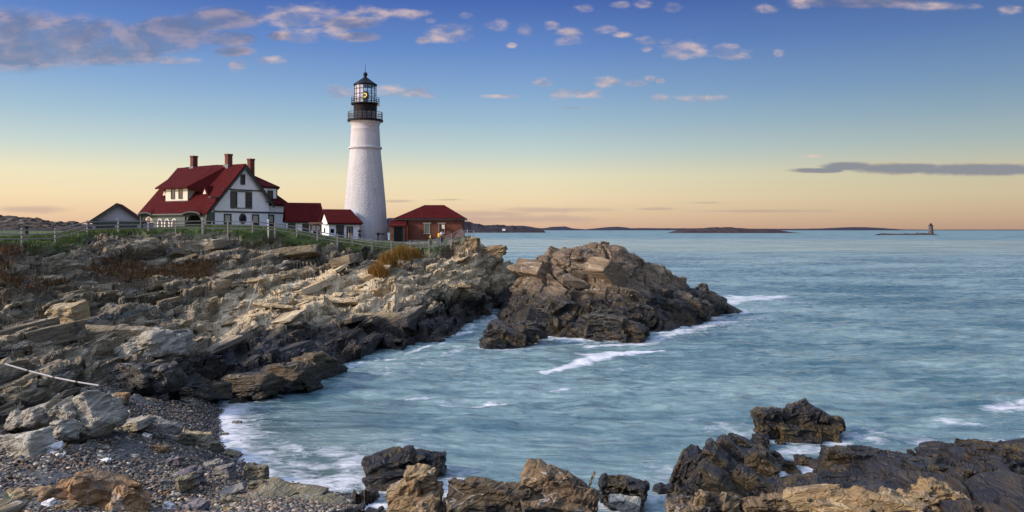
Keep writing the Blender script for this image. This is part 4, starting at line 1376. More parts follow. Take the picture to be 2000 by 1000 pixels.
# chimneys
for u, v, zt, zb in ((5.4, 3.4, 12.1, 9.6), (5.4, 11.6, 12.2, 9.6), (9.8, 3.6, 11.7, 7.6)):
    m = MB().box(u - .42, u + .42, v - .36, v + .36, zb, zt - .25).box(u - .48, u + .48, v - .42, v + .42, zt - .25, zt)
    c = m.build('chimney', M_chim, roof)
    MB().box(u - .56, u + .56, v - .5, v + .5, zb, zb + .95 if u > 6 else 10.5).build('flashing', M_lead, c)
# trim on the gable
m = MB()
for (xa, za), (xb, zb) in (((-1.6, rz(-1.6) - .28), (5.4, AP[1] - .17)), ((10.8, rz(10.8) - .28), (5.4, AP[1] - .17))):
    m.prism([(xa, -.56, za), (xb, -.56, zb), (xb, -.56, zb - .42), (xa, -.56, za - .42)], (0, .12, 0))
m.box(1.62, 9.3, -.10, -.003, 6.42, 6.62)
m.box(0, 10.2, -.09, -.003, 3.12, 3.36)
m.box(10.2, 14.3, .5, .597, 3.12, 3.36); m.box(10.2, 14.5, .35, .597, 4.3, 4.5)
for x in (.02, 10.06): m.box(x, x + .16, -.07, -.003, -.8, 3.12)
m.box(.02, .12, -.05, -.003, 3.36, 5.2); m.box(14.04, 14.2, .53, .597, -.8, 3.1)
m.box(-.9, .9, -.5, -.003, 5.2, 5.35); m.box(9.6, 11.0, -.5, .3, 4.85, 5.0)
m.build('green_trim', M_green, hs)
for u in (2.46, 7.6): window(hs, 'front', u, 1.75, 0, .95, 2.0, blind=.5, t=.2)
window(hs, 'front', 11.1, 1.75, .6, .95, 2.0, blind=.5, t=.2)
for u in (3.55, 6.3): window(hs, 'front', u, 5.05, 0, .95, 2.0, t=.15)
MB().box(3.0, 6.9, -.12, -.073, 3.75, 3.87).build('window_band', M_green, hs)
MB().box(3.0, 6.9, -.12, -.073, 6.23, 6.36).build('window_band', M_green, hs)
window(hs, 'front', 5.2, 8.1, 0, .62, 1.35, t=.12)
# oval window
def oval(m, rx, rz_, y0, y1, n=24):
    return m.prism([(rx * math.cos(2 * math.pi * i / n), y0, rz_ * math.sin(2 * math.pi * i / n)) for i in range(n)], (0, y1 - y0, 0))


ov = oval(MB(), .68, .80, -.06, -.003).map(lambda x, y, z: (x + 5.2, y, z + 2.25)).build('oval_window', M_green, hs)
oval(MB(), .5, .62, -.075, -.062).map(lambda x, y, z: (x + 5.2, y, z + 2.25)).build('pane', M_glass, ov)
# porch: arched wall along the left side
fm = lambda x, y, z: (y, x, z)
m = MB()
arch_wall(m, -.1, 15.3, -.8, 3.05, [(2.7, 1.75, 1.15, -.7), (13.6, 1.45, 1.15, .0)], -1.25, -1.05)
m.map(fm)
m2 = MB(); arch_wall(m2, -1.05, .0, -.8, 3.1, [(-.48, .42, 1.55, -.7)], -.05, .12); m.add(m2.v, m2.f)
porch = m.build('porch', M_green2, hs)
for v0, v1 in ((-.25, .0), (15.0, 15.3), (4.5, 4.65)): MB().box(-1.42, -1.2, v0, v1, -.8, 2.7).build('porch_post', M_green, porch)
MB().box(-1.33, -1.27, 0, 15.2, -.8, .05).build('porch_skirt', M_trimwhite, porch)
for v in (7.2, 8.9, 10.6):
    n = 12
    o_ = [(-.62, -.75)] + [(-.62 * math.cos(math.pi * i / n), .62 * math.sin(math.pi * i / n) + .35) for i in range(n + 1)] + [(.62, -.75)]
    i_ = [(x * .6, -.62 + (z + .75) * .86) for x, z in o_]
    f1 = face_map('left', v, 1.05, -1.25)
    w_ = MB().prism([(x, .0, z * 1.25) for x, z in o_], (0, .07, 0)).map(f1).build('arched_window', M_trimwhite, porch)
    MB().prism([(x, .072, z * 1.25) for x, z in i_], (0, .02, 0)).map(f1).build('pane', M_glass, w_)
# eyebrow bumps of the eave above the arches
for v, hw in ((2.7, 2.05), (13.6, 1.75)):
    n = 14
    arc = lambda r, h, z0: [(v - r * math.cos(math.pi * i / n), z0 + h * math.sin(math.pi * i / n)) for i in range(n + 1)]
    m = MB(); pts = arc(hw, .50, 2.82)
    for (va, za), (vb, zb) in zip(pts[:-1], pts[1:]):
        m.prism([(-1.75, va, za), (-1.75, vb, zb), (.1, vb, zb + 1.25), (.1, va, za + 1.25)], (0, 0, -.14))
    m.build('eave_arch', M_roof, roof)
    m = MB(); outer, inner = arc(hw, .50, 2.76), arc(hw - .16, .44, 2.64)
    for (va, za), (vb, zb), (vc, zc_), (vd, zd) in zip(outer[:-1], outer[1:], inner[1:], inner[:-1]):
        m.prism([(-1.84, va, za), (-1.84, vb, zb), (-1.84, vc, zc_), (-1.84, vd, zd)], (.1, 0, 0))
    m.build('arch_rim', M_green, roof)
    m = MB(); m.prism([(-1.735, a_, b_) for a_, b_ in inner], (.1, 0, 0)).build('arch_shade_panel', M_dark, roof)  # dark panel painted as the shadowy porch interior under the arch
MB().box(-1.72, -1.6, 4.7, 11.9, 2.75, 2.95).build('gutter', M_green2, roof)


# ------------------------------------------------------------------ wing and annex between house and tower
wg = empty('house_wing', (-33.6, 123.0, 9.85), R(20), 'low white wing with long red roof between the large house and the small annex', 'building')
m = MB().prism([(0, 0, -.6), (0, 5, -.6), (0, 5, 2.7), (0, 2.5, 5.0), (0, 0, 2.7)], (5.1, 0, 0)); m.build('wall', M_white, wg)
m = MB()
for s_ in (0, 1):
    y0, y1 = (-.45, 2.5) if s_ == 0 else (5.45, 2.5)
    m.prism([(-.4, y0, 2.4), (5.5, y0, 2.4), (5.1, y1, 5.25), (-.4, y1, 5.25)], (0, 0, -.18))
m.build('roof', M_roof, wg)
m = MB().box(-.4, 5.4, -.4, -.28, 2.05, 2.26).box(-.1, 1.05, -.07, -.003, -.6, 2.05).box(4.95, 5.12, -.06, -.003, -.6, 2.05); m.build('green_trim', M_green, wg)
window(wg, 'front', 2.55, .95, 0, .72, 1.75, t=.15); window(wg, 'front', 4.15, .95, 0, .72, 1.75, t=.15, blind=.35)

an = empty('entry_annex', (-25.75, 115.2, 9.55), R(25), 'small white annex with dark green door and red roof against the lighthouse foot', 'building')
m = MB().prism([(0, 0, -.6), (0, 5, -.6), (0, 5, 2.5), (0, 2.5, 4.1), (0, 0, 2.5)], (4.35, 0, 0)); m.build('wall', M_white, an)
m = MB()
m.prism([(-.3, -.5, 2.4), (4.75, -.5, 2.4), (3.7, 2.5, 4.35), (-.3, 2.5, 4.35)], (0, 0, -.18))
m.prism([(-.3, 5.5, 2.4), (4.75, 5.5, 2.4), (3.7, 2.5, 4.35), (-.3, 2.5, 4.35)], (0, 0, -.18))
m.prism([(4.75, -.5, 2.4), (4.75, 5.5, 2.4), (3.7, 2.5, 4.35)], (0, 0, -.18))
m.build('roof', M_roof, an)
MB().box(-.25, 4.6, -.42, -.3, 2.08, 2.24).box(-.36, -.28, -.45, 2.5, 2.1, 2.2).build('green_trim', M_green, an)
dr = MB().box(1.0, 1.12, -.07, -.003, -.55, 2.05).box(2.0, 2.12, -.07, -.003, -.55, 2.05).box(1.12, 2.0, -.07, -.003, 1.95, 2.05).build('door_frame', M_green, an)
d_ = MB().box(1.12, 2.0, -.035, -.003, -.5, 1.95).build('door', M_green, an)
MB().box(1.3, 1.82, -.04, -.036, .9, 1.75).build('pane', M_glass, d_)
MB().lathe([(.01, 0), (.04, .02), (.04, .05), (.01, .07)], 10).map(lambda x, y, z: (1.9 + x, -.04 - z, .5 + y)).build('knob', M_metal, d_)
window(an, 'front', 2.95, 1.05, 0, .72, 1.45, t=.1, sash=M_trimwhite)
MB().box(.22, .72, -.05, -.003, .95, 1.5).build('notice_plaque', M_dark, an)
window(an, 'left', 2.6, 1.35, 0, .45, .5, t=.06, bars=False)

# ------------------------------------------------------------------ garage
gb = empty('garage', (-67.1, 131.0, 9.9), R(20), 'grey garage with wide low red gable roof left of the large house', 'garage')
gb.scale = (.92, 1, 1)
m = MB().prism([(0, 0, -.6), (7.7, 0, -.6), (7.7, 0, 2.7), (3.85, 0, 5.25), (0, 0, 2.7)], (0, 8.5, 0)); m.build('wall', M_lav, gb)
m = MB()
m.prism([(-.6, -.45, 2.35), (3.85, -.45, 5.35), (3.85, -.45, 5.12), (-.55, -.45, 2.12)], (0, 9.3, 0))
m.prism([(8.3, -.45, 2.35), (3.85, -.45, 5.35), (3.85, -.45, 5.12), (8.25, -.45, 2.12)], (0, 9.3, 0))
m.build('roof', M_roof, gb)
m = MB().box(0, 7.7, -.12, -.003, 1.95, 2.5)
for xa, xb in ((-.62, 3.85), (8.32, 3.85)): m.prism([(xa, -.55, 2.14), (xb, -.55, 5.14), (xb, -.55, 4.84), (xa, -.55, 1.84)], (0, .1, 0))
m.build('green_trim', M_green, gb)
for x in (2.0, 5.6):
    d_ = MB().box(x - 1.5, x + 1.5, -.06, -.003, -.5, 1.9).build('garage_door', M_green, gb)
    for k in range(4): MB().box(x - 1.3 + k * .68, x - .8 + k * .68, -.07, -.062, 1.1, 1.5).build('pane', M_glass, d_)
sl = MB().box(3.7, 4.0, -.3, -.13, 2.75, 2.85).lathe([(.03, 2.8), (.14, 2.5)], 12).build('wall_lamp', M_trimwhite, gb)
MB().box(7.62, 7.78, -.16, -.125, -.6, 1.9).box(7.705, 7.8, .05, .9, -.5, 1.95).build('corner_board', M_trimwhite, gb)

# ------------------------------------------------------------------ brick fog signal building
fb = empty('brick_building', (-14.95, 117.6, 9.35), R(0), 'square red brick building with hipped red roof beside the sea railing', 'building')
WX, DY, HT = 7.75, 7.5, 3.15
MB().box(0, WX, 0, DY, -.6, HT).build('wall', M_brick, fb)
MB().box(-.06, WX + .06, -.06, DY + .06, -.7, .12).build('plinth', M_stone, fb)
m = MB()
e = .45
c0, c1, c2, c3 = (-e - 1.6, -e, HT), (WX + e, -e, HT), (WX + e, DY + e, HT), (-e - 1.6, DY + e, HT)
r0, r1 = (2.0, DY / 2, HT + 2.05), (4.9, DY / 2, HT + 2.05)
m.add([c0, c1, c2, c3, r0, r1], [(0, 1, 5, 4), (1, 2, 5), (2, 3, 4, 5), (3, 0, 4), (0, 3, 2, 1)])
m.map(lambda x, y, z: (x, y, z + .06)).build('roof', M_roof, fb)
MB().box(-e - 1.5, WX + e - .1, -e + .08, -e + .2, HT - .16, HT + .045).box(WX + e - .2, WX + e - .08, -e + .2, DY, HT - .16, HT + .045).build('fascia', M_green, fb)
MB().box(-1.9, 0, 1.0, DY, -.6, HT - .02).build('side_bay', M_brick, fb)
# entrance porch with green side boards
pv = MB().box(-2.35, -.2, -1.55, -1.35, -.3, 2.35).build('entrance_front', M_brick, fb)
MB().box(-.4, -.2, -1.34, -.003, -.3, 2.4).box(-2.35, -2.2, -1.34, -.003, -.3, 2.35).build('entrance_side', M_green, fb)
MB().prism([(-2.5, -1.75, 2.2), (.0, -1.75, 2.2), (-.15, 0, 3.0), (-2.35, 0, 3.0)], (0, 0, -.12)).build('entrance_roof', M_roof, fb)
dd = MB().box(-1.75, -.5, -1.585, -1.552, -.25, 2.0).build('door', M_dark, fb)
MB().box(-1.85, -1.75, -1.61, -1.552, -.25, 2.1).box(-.5, -.42, -1.61, -1.552, -.25, 2.1).box(-1.75, -.5, -1.61, -1.552, 2.0, 2.1).build('door_frame', M_green, dd)
for x, op in ((2.75, 0), (4.85, 1)):
    w_ = MB().box(x - .5, x + .5, -.1, -.003, 1.0, 1.1).box(x - .58, x + .58, -.08, -.003, 2.45, 2.62).box(x - .42, x - .36, -.06, -.003, 1.1, 2.45).box(x + .36, x + .42, -.06, -.003, 1.1, 2.45).build('window', M_stone, fb)
    MB().box(x - .36, x + .36, -.02, -.004, 1.1, 2.45).build('pane', M_glass if op else paint('boarded_pane', (.10, .13, .10), .6), w_)
    if op: MB().prism([(x + .0, -.05, 2.35), (x + .45, -.45, 2.3), (x + .5, -.45, 1.7), (x + .05, -.05, 1.75)], (.02, .02, 0)).build('open_shutter', M_stone, w_)

# ------------------------------------------------------------------ rail fence
fx = [P(*f)[:2] for f in FENCE]
fn = empty('rail_fence', (fx[1][0], fx[1][1], g(*fx[1])), 0, 'long weathered grey post and rail fence along the grassy cliff edge', 'fence')
fo = Vector(fn.location)
posts = [FENCE[0]] + list(FENCE[1:])
tops = []
for k, (px, py, Y) in enumerate(posts):
    x, y, _ = P(px, py, Y)
    z = g(x, y)
    big = px in (290, 396)
    hgt = 1.55 if big else 1.3
    w_ = .11 if big else .075
    ex = Vector((x, y, z)) - fo
    MB().box(-w_, w_, -w_, w_, -.6, hgt).map(lambda a, b, c: (a + ex.x, b + ex.y, c + ex.z)).build('post', M_grey, fn, bevel=.015)
    tops.append(ex)
for a, b in zip(tops[:-1], tops[1:]):
    n = max(1, int((b - a).length / 4.6))
    for hh in (.38, .76, 1.14):
        off = Vector((0, -.10, hh))
        d = (b - a).normalized(); side = Vector((-d.y, d.x, 0)) * .02
        m = MB()
        p0, p1 = a + off, b + off
        m.prism([p0 - side + Vector((0, 0, -.055)), p0 + side + Vector((0, 0, -.055)), p0 + side + Vector((0, 0, .055)), p0 - side + Vector((0, 0, .055))], p1 - p0)
        m.build('rail', M_grey, fn)
gp = P(524, 455.5, 99.4)
wp = empty('gate_post', (gp[0], gp[1], g(gp[0], gp[1])), 0, 'taller pale post standing in the rail fence before the large house', 'post')
MB().box(-.065, .065, -.065, .065, -.5, 1.6).build('post_shaft', M_trimwhite, wp, bevel=.02)
MB().lathe([(.12, 1.6), (.12, 1.66), (.02, 1.78)], 8).build('post_cap', M_trimwhite, wp)

# chain link fence up to the point
cf = empty('wire_fence', (P(*CHAIN[0])[0], P(*CHAIN[0])[1], P(*CHAIN[0])[2]), 0, 'grey wire mesh fence rising along the ledge below the brick building', 'fence')
co = Vector(cf.location)
cp = [Vector(P(*c)) - co for c in CHAIN]
for c in cp: MB().tube(c - Vector((0, 0, .5)), c + Vector((0, 0, 1.25)), .04, 8).build('post', M_metal, cf)
m = MB()
for a, b in zip(cp[:-1], cp[1:]): m.tube(a + Vector((0, 0, 1.2)), b + Vector((0, 0, 1.2)), .025, 6)
m.build('top_rail', M_metal, cf)
m = MB()
for a, b in zip(cp[:-1], cp[1:]):
    d = b - a; n = int(d.length / .11)
    for k in range(n):
        p = a + d * (k / n)
        for sg in (-1, 1):
            k2 = min(max(k + sg * 10, 0), n)
            f_ = abs(k2 - k) / 10
            m.tube(p + Vector((0, 0, .05)), a + d * (k2 / n) + Vector((0, 0, .05 + 1.1 * f_)), .006, 3)
m.build('wire_mesh', M_metal, cf)
pr = empty('pipe_railing', P(906, 466, 111.3), 0, 'short metal pipe railing at the very tip of the headland', 'railing')
po = Vector(pr.location)
pp = [Vector(P(906, 466.5, 111.3)) - po, Vector(P(913, 466, 111.3)) - po, Vector(P(925, 466, 111.5)) - po]
for k, c in enumerate(pp): MB().tube(c - Vector((0, 0, .4)), c + Vector((0, 0, 1.1 if k != 1 else 1.25)), .045 if k != 1 else .07, 8).build('post', M_metal, pr)
for hh in (.4, .75, 1.08): MB().path([c + Vector((0, 0, hh)) for c in pp], .025, 6).build('rail', M_metal, pr)
# ------------------------------------------------------------------ people
def skin_obj(name, joints, edges, mat, parent, sub=1):
    me = bpy.data.meshes.new(name)
    keys = list(joints)
    me.from_pydata([joints[k][:3] for k in keys], [(keys.index(a), keys.index(b)) for a, b in edges], [])
    o = link(name, me, mat, parent)
    md = o.modifiers.new('skin', 'SKIN'); md.use_smooth_shade = True
    sv = me.skin_vertices[0].data
    for i, k in enumerate(keys):
        r = joints[k][3]
        sv[i].radius = (r, r) if not isinstance(r, tuple) else r
        sv[i].use_root = (i == 0)
    s_ = o.modifiers.new('sub', 'SUBSURF'); s_.levels = sub; s_.render_levels = sub
    return o


M_skin = paint('skin', (.42, .25, .18), .5, .05)
M_hair = paint('light_brown_hair', (.22, .12, .06), .6)
M_hair2 = paint('dark_hair', (.03, .02, .016), .6)


def person(px, py, Y, rz_, label, top, legs, hair, hgt=1.7, arms='up', hood=None):
    x, y, z = P(px, py, Y)
    z = max(g(x, y), z - .3) if abs(g(x, y) - z) < .6 else z
    o = empty('person', (x, y, z), rz_, label, 'person', 'people near the tower')
    k = hgt / 1.7
    J = {'pelvis': (0, 0, .92, .115), 'waist': (0, 0, 1.08, .105), 'chest': (0, .0, 1.28, .135), 'neck': (0, -.01, 1.44, .05), 'chin': (0, -.03, 1.50, .07), 'head': (0, -.02, 1.59, .088), 'crown': (0, -.01, 1.66, .06), 'nose': (0, -.12, 1.565, .014)}
    E = [('pelvis', 'waist'), ('waist', 'chest'), ('chest', 'neck'), ('neck', 'chin'), ('chin', 'head'), ('head', 'crown'), ('head', 'nose')]
    for s_, t in ((-1, 'l'), (1, 'r')):
        J['hip' + t] = (s_ * .09, 0, .86, .095); J['knee' + t] = (s_ * .10, -.02, .48, .062); J['ankle' + t] = (s_ * .11, .01, .09, .042); J['toe' + t] = (s_ * .12, -.16, .035, .035)
        E += [('pelvis', 'hip' + t), ('hip' + t, 'knee' + t), ('knee' + t, 'ankle' + t), ('ankle' + t, 'toe' + t)]
        J['sh' + t] = (s_ * .18, 0, 1.38, .06)
        if arms == 'up':
            J['el' + t] = (s_ * .27, -.10, 1.14, .046); J['wr' + t] = (s_ * .12, -.27, 1.36, .034); hd = Vector((-s_ * .3, -.4, .85))
        else:
            J['el' + t] = (s_ * .25, .03, 1.10, .046); J['wr' + t] = (s_ * .25, -.06, .86, .034); hd = Vector((0, -.15, -1))
        w_ = Vector(J['wr' + t][:3]); hd.normalize()
        pm = w_ + hd * .07
        J['palm' + t] = (*pm, .036)
        E += [('chest', 'sh' + t), ('sh' + t, 'el' + t), ('el' + t, 'wr' + t), ('wr' + t, 'palm' + t)]
        sd = hd.orthogonal().normalized()
        for q in range(4):
            b0 = pm + hd * .03 + sd * (.027 - .018 * q)
            ln = (.07, .08, .075, .06)[q]
            J[f'f{q}{t}'] = (*(b0 + hd * ln * .5 ), .009); J[f'g{q}{t}'] = (*(b0 + hd * ln + Vector((0, -.015, 0))), .008)
            E += [('palm' + t, f'f{q}{t}'), (f'f{q}{t}', f'g{q}{t}')]
        J['th' + t] = (*(w_ + hd * .04 + sd * .05), .011); J['ti' + t] = (*(w_ + hd * .085 + sd * .062), .009)
        E += [('wr' + t, 'th' + t), ('th' + t, 'ti' + t)]
    J = {a: (b[0] * k, b[1] * k, b[2] * k, b[3] * k) for a, b in J.items()}
    skin_obj('body', J, E, M_skin, o)
    up = lambda n, d: (*J[n][:3], J[n][3] + d * k)
    T = {n: up(n, .028) for n in ('pelvis', 'waist', 'chest')}
    TE = [('pelvis', 'waist'), ('waist', 'chest')]
    T['collar'] = (0, -.005 * k, 1.42 * k, .075 * k); TE.append(('chest', 'collar'))
    for t in 'lr':
        for n in ('sh', 'el', 'wr'): T[n + t] = up(n + t, .022)
        TE += [('chest', 'sh' + t), ('sh' + t, 'el' + t), ('el' + t, 'wr' + t)]
    skin_obj('jacket', T, TE, top, o)
    L = {'pelvis': up('pelvis', .02)}; LE = []
    for t in 'lr':
        for n in ('hip', 'knee', 'ankle', 'toe'): L[n + t] = up(n + t, .02 if n != 'toe' else .012)
        LE += [('pelvis', 'hip' + t), ('hip' + t, 'knee' + t), ('knee' + t, 'ankle' + t), ('ankle' + t, 'toe' + t)]
    skin_obj('trousers', L, LE, legs, o)
    skin_obj('hair', {'a': (0, .02 * k, 1.60 * k, .092 * k), 'b': (0, .045 * k, 1.55 * k, .075 * k), 'c': (0, 0, 1.675 * k, .07 * k)}, [('a', 'b'), ('a', 'c')], hair, o)
    return o


M_navy = paint('dark_coat', (.015, .017, .025), .7)
M_jean = paint('dark_trousers', (.02, .022, .03), .75)
M_yel = paint('yellow_jacket', (.72, .42, .015), .6)
M_vest = paint('yellow_vest', (.75, .55, .03), .6)
M_whitej = paint('white_jacket', (.7, .7, .74), .6)
M_blue = paint('blue_jeans', (.07, .09, .16), .75)
M_maroon = paint('maroon_pack', (.10, .015, .02), .7)
person(702, 470, 114.6, R(10), 'person in dark clothes with raised hands standing against the white tower', M_navy, M_jean, M_hair, 1.68, 'up')
pv1 = person(841, 478.5, 111.2, R(-20), 'person in dark clothes with bright yellow vest before the brick wall', M_navy, M_jean, M_hair2, 1.62, 'down')
skin_obj('vest', {'a': (0, -.025, .98, .125), 'b': (0, -.025, 1.12, .125), 'c': (0, -.025, 1.27, .142), 'd': (0, -.01, 1.36, .09)}, [('a', 'b'), ('b', 'c'), ('c', 'd')], M_vest, pv1)
person(857.3, 480, 110.5, R(120), 'person in long yellow jacket and blue trousers seen side on', M_yel, M_blue, M_hair, 1.72, 'down')
person(862.5, 479, 111.2, R(40), 'person in white top half hidden behind the yellow jacket', M_whitej, M_navy, M_hair2, 1.7, 'up')

# ------------------------------------------------------------------ small things on the lawn
x, y, z = P(741, 470.5, 115.0); z = g(x, y)
hv = empty('fog_horn', (x, y, z), 0, 'black trumpet shaped horn on a short post before the tower', 'fog horn')
MB().tube((-.18, 0, -.3), (-.18, 0, .75), .07, 8).box(-.3, -.06, -.1, .1, .7, .9).build('stand', M_black, hv)
MB().lathe([(.17, -.35), (.16, -.1), (.10, -.02), (.11, .3), (.14, .5), (.20, .62), (.205, .66), (.12, .6)], 20).map(lambda a, b, c: (c, a, b + 1.02)).build('horn', M_black, hv, smooth=True)
x, y, z = P(684.3, 469.5, 113.5); z = g(x, y)
tb = empty('waste_bin', (x, y, z), R(20), 'small tan bin standing on grass by the annex corner', 'bin')
MB().box(-.26, .26, -.22, .22, -.1, .82).build('bin_body', paint('tan_bin', (.30, .25, .17)), tb, bevel=.03)
MB().box(-.29, .29, -.25, .25, .82, .93).build('bin_lid', M_wood, tb, bevel=.02)
x, y, z = P(617, 464, 112); z = g(x, y)
sg = empty('notice_board', (x, y, z), R(15), 'brown wooden notice board in front of the low white wing', 'notice board')
for q in (-.72, .72): MB().box(q - .06, q + .06, -.06, .06, -.4, 1.5).build('post', M_wood, sg)
MB().box(-.66, .66, -.04, .04, .55, 1.4).build('panel', paint('sign_panel', (.22, .10, .06)), sg)
MB().box(-.5, -.06, -.055, -.041, .65, 1.3).box(.08, .5, -.055, -.041, .7, 1.25).build('notice_sheet', M_stone, sg)
MB().prism([(-.95, -.25, 1.45), (.95, -.25, 1.45), (.95, 0, 1.68), (-.95, 0, 1.68)], (0, 0, .06)).build('board_roof', M_wood, sg)
x, y = P(52, 458, 104)[:2]; z = g(x, y)
bo = empty('viewing_post', (x, y, z), 0, 'small dark post standing alone on the far left lawn', 'post')
MB().box(-.16, .16, -.16, .16, -.2, 1.0).build('post_shaft', M_black, bo, bevel=.03)
MB().box(-.22, .22, -.22, .22, 1.0, 1.12).build('post_cap', M_black, bo, bevel=.03)


# ------------------------------------------------------------------ far shore
def far_mat(name, c1, c2, low=None):
    m, N = new_mat(name)
    pos = N.n('ShaderNodeNewGeometry').outputs['Position']
    nz = N.noise(N.vmath('MULTIPLY', pos, (1, 1, 3)), .02, 6, .65)
    col = N.ramp(nz, [(.35, c1), (.65, c2)])
    if low:
        z = N.sep(pos)[2]
        col = N.mix(N.smooth(N.math('ADD', z, N.math('MULTIPLY', nz, 3.0)), low + 2.4, low + 1.2), col, (.10, .085, .075))
    finish(m, N, col, .95, spec=.1)
    return m


def ridge(name, prof, Y, depth, mat, bumps=.0, seed=0, n=260, k=14):
    """a low hill or island: crest profile in (px, py), waterline at z 0"""
    pxs = np.array([p[0] for p in prof], float); pys = np.array([p[1] for p in prof], float)
    xs = np.linspace(pxs[0], pxs[-1], n)
    top = EYE - (np.interp(xs, pxs, pys) - HOR) * Y / FPX
    X = (xs - 1000) * Y / FPX
    q = np.stack([X * .02 * 1000 / Y * 8, 0 * X, 0 * X + seed], 1)
    top = top + bumps * (fbm(q, 4, seed) + .6 * np.abs(vnoise(q * 6, seed + 3)))
    V = []
    for i in range(n):
        for j in range(k):
            t = j / (k - 1)
            s = math.sin(math.pi * t) ** .6
            wob = 1 + .25 * float(math.sin(i * .37 + j * 1.3 + seed))
            V.append((X[i], Y + depth * (t - .0) + (1 - s) * 0, -1 + (top[i] + 1) * s * (1 if 0.3 < t < .7 else min(1.0, wob))))
    me = np_mesh(name, np.array(V), grid_faces(n, k), smooth=True)
    o = link(name, me, mat)
    return o


M_f1 = far_mat('far_woods', (.030, .030, .045), (.045, .042, .06))
M_f2 = far_mat('near_point_woods', (.022, .020, .028), (.05, .038, .040), low=1.0)
M_f3 = far_mat('island_scrub', (.030, .024, .030), (.06, .045, .046), low=.6)
for nm, pr_, Y, dp, mt, bp, sd in [
    ('hills', [(560, 452), (640, 436), (750, 424), (780, 423), (850, 428), (905, 432), (935, 438), (985, 439.5), (1050, 446), (1066, 451)], 2600, 500, M_f2, 2.2, 3),
    ('hills', [(960, 445), (1000, 440), (1030, 441), (1045, 444), (1060, 446), (1085, 442.5), (1108, 442), (1122, 446), (1150, 448), (1170, 446.2), (1190, 444), (1210, 442.6), (1230, 443.6), (1243, 446), (1270, 445.4), (1300, 445.8), (1420, 446), (1500, 446.6), (1570, 447), (1640, 446.2), (1690, 443.6), (1720, 443.6), (1760, 446), (1800, 448.5), (1860, 448.8), (2000, 449), (2200, 449)], 9000, 900, M_f1, 2.0, 9),
    ('hills', [(-300, 440), (100, 438), (150, 436), (180, 433), (240, 436), (300, 434), (340, 433), (420, 436), (520, 440), (600, 450)], 1200, 300, M_f1, 1.5, 12)]:
    tag(ridge(nm, pr_, Y, dp, mt, bp, sd), kind='structure')
tag(ridge('island', [(1330, 455), (1345, 450), (1380, 446.5), (1420, 443.5), (1445, 444), (1490, 446.5), (1540, 448.5), (1556, 452), (1575, 455.3)], 2350, 260, M_f3, .8, 5), 'long low dark wooded island on the horizon left of the small lighthouse', 'island')
tag(ridge('skerry', [(1724, 458), (1735, 456), (1760, 456.8), (1795, 456.6), (1812, 455.6), (1830, 456.2), (1838, 458.5)], 1560, 40, M_f3, .5, 7, 80), 'thin dark rocky ledge under the small distant lighthouse', 'ledge')

# distant lighthouse on the ledge
dl = empty('ledge_lighthouse', (P(1818, 457, 1575)[0], 1575, .8), 0, 'small distant grey granite lighthouse standing in the sea on the right', 'lighthouse')
M_gran = paint('grey_granite', (.10, .08, .08), .85, .2, .5)
MB().lathe([(4.9, -1), (4.7, 1.5), (4.1, 9), (3.7, 16.5), (4.3, 17), (4.3, 17.6), (3.0, 17.7)], 24).build('tower', M_gran, dl)
MB().lathe([(4.2, 17.6), (4.2, 18.6), (4.1, 18.6), (4.1, 17.65)], 20).build('gallery_railing', M_black, dl)
MB().lathe([(2.0, 17.7), (2.0, 20.2)], 12).build('lantern_room', M_dark, dl)
MB().lathe([(2.3, 20.2), (1.2, 21.5), (.4, 22.0), (.4, 22.8)], 12).build('lantern_dome', M_black, dl)
for q in (4, 9, 13): MB().box(-.5, .5, -4.75 + q * .05, -3.5, q, q + 1.4).build('window', M_dark, dl)
MB().box(-26, -4, -.6, .6, .2, 1.0).box(-27, -26, -1, 1, .2, 5).box(-20, -19.4, -.4, .4, .5, 4).build('landing_pier', M_gran, dl)
hw = empty('shore_house', (P(984, 447.2, 2590)[0], 2590, EYE - (448.3 - HOR) * 2590 / FPX), 0, 'tiny pale house on the far wooded shore', 'house')
MB().box(-5, 5, -5, 5, -4, 3).build('wall', M_trimwhite, hw)
MB().prism([(-6, -6, 3), (6, -6, 3), (0, -6, 7)], (0, 12, 0)).build('roof', M_wood, hw)


# rocky knoll with brush at the far left, and woods behind it
def knoll():
    nx, ny = 200, 90
    x = np.linspace(-140, -76, nx, dtype=np.float32)[:, None] * np.ones((1, ny), np.float32)
    y = np.linspace(138, 185, ny, dtype=np.float32)[None] * np.ones((nx, 1), np.float32)
    p = np.stack([x.ravel(), y.ravel(), 0 * x.ravel()], 1)
    t = np.interp(x.ravel(), [-140, -118, -104, -92, -83, -76], [5.0, 4.6, 4.2, 3.6, 2.0, -.6])
    s = np.sin(np.pi * np.clip((y.ravel() - 138) / 47, 0, 1)) ** .7
    z = 9.3 + t * s + 1.0 * fbm(p * .12, 4, 2) * s + .5 * fracture(p, [((4, 4, 3), .8, .7), ((1.5, 1.5, 1), .4, .8)], 6) * s
    return np.stack([p[:, 0], p[:, 1], z], 1), grid_faces(nx, ny)


kv, kf = knoll()
m_, N = new_mat('brushy_knoll')
pos, col_, h_, fi_, mi_ = rock_nodes(N, (srgb(96, 92, 88), srgb(122, 108, 92), srgb(160, 145, 125)), .4, .6)
bz = N.noise(pos, .25, 5, .65)
col_ = N.mix(N.smooth(bz, .34, .50), col_, N.ramp(N.noise(pos, 1.2, 4, .7), [(.3, (.03, .022, .014)), (.6, (.075, .05, .03)), (.8, (.05, .06, .02))]))
finish(m_, N, col_, .9, h_, .2)
kn = link('knoll_hill', np_mesh('knoll_hill', kv, kf), m_)
tag(kn, kind='structure')


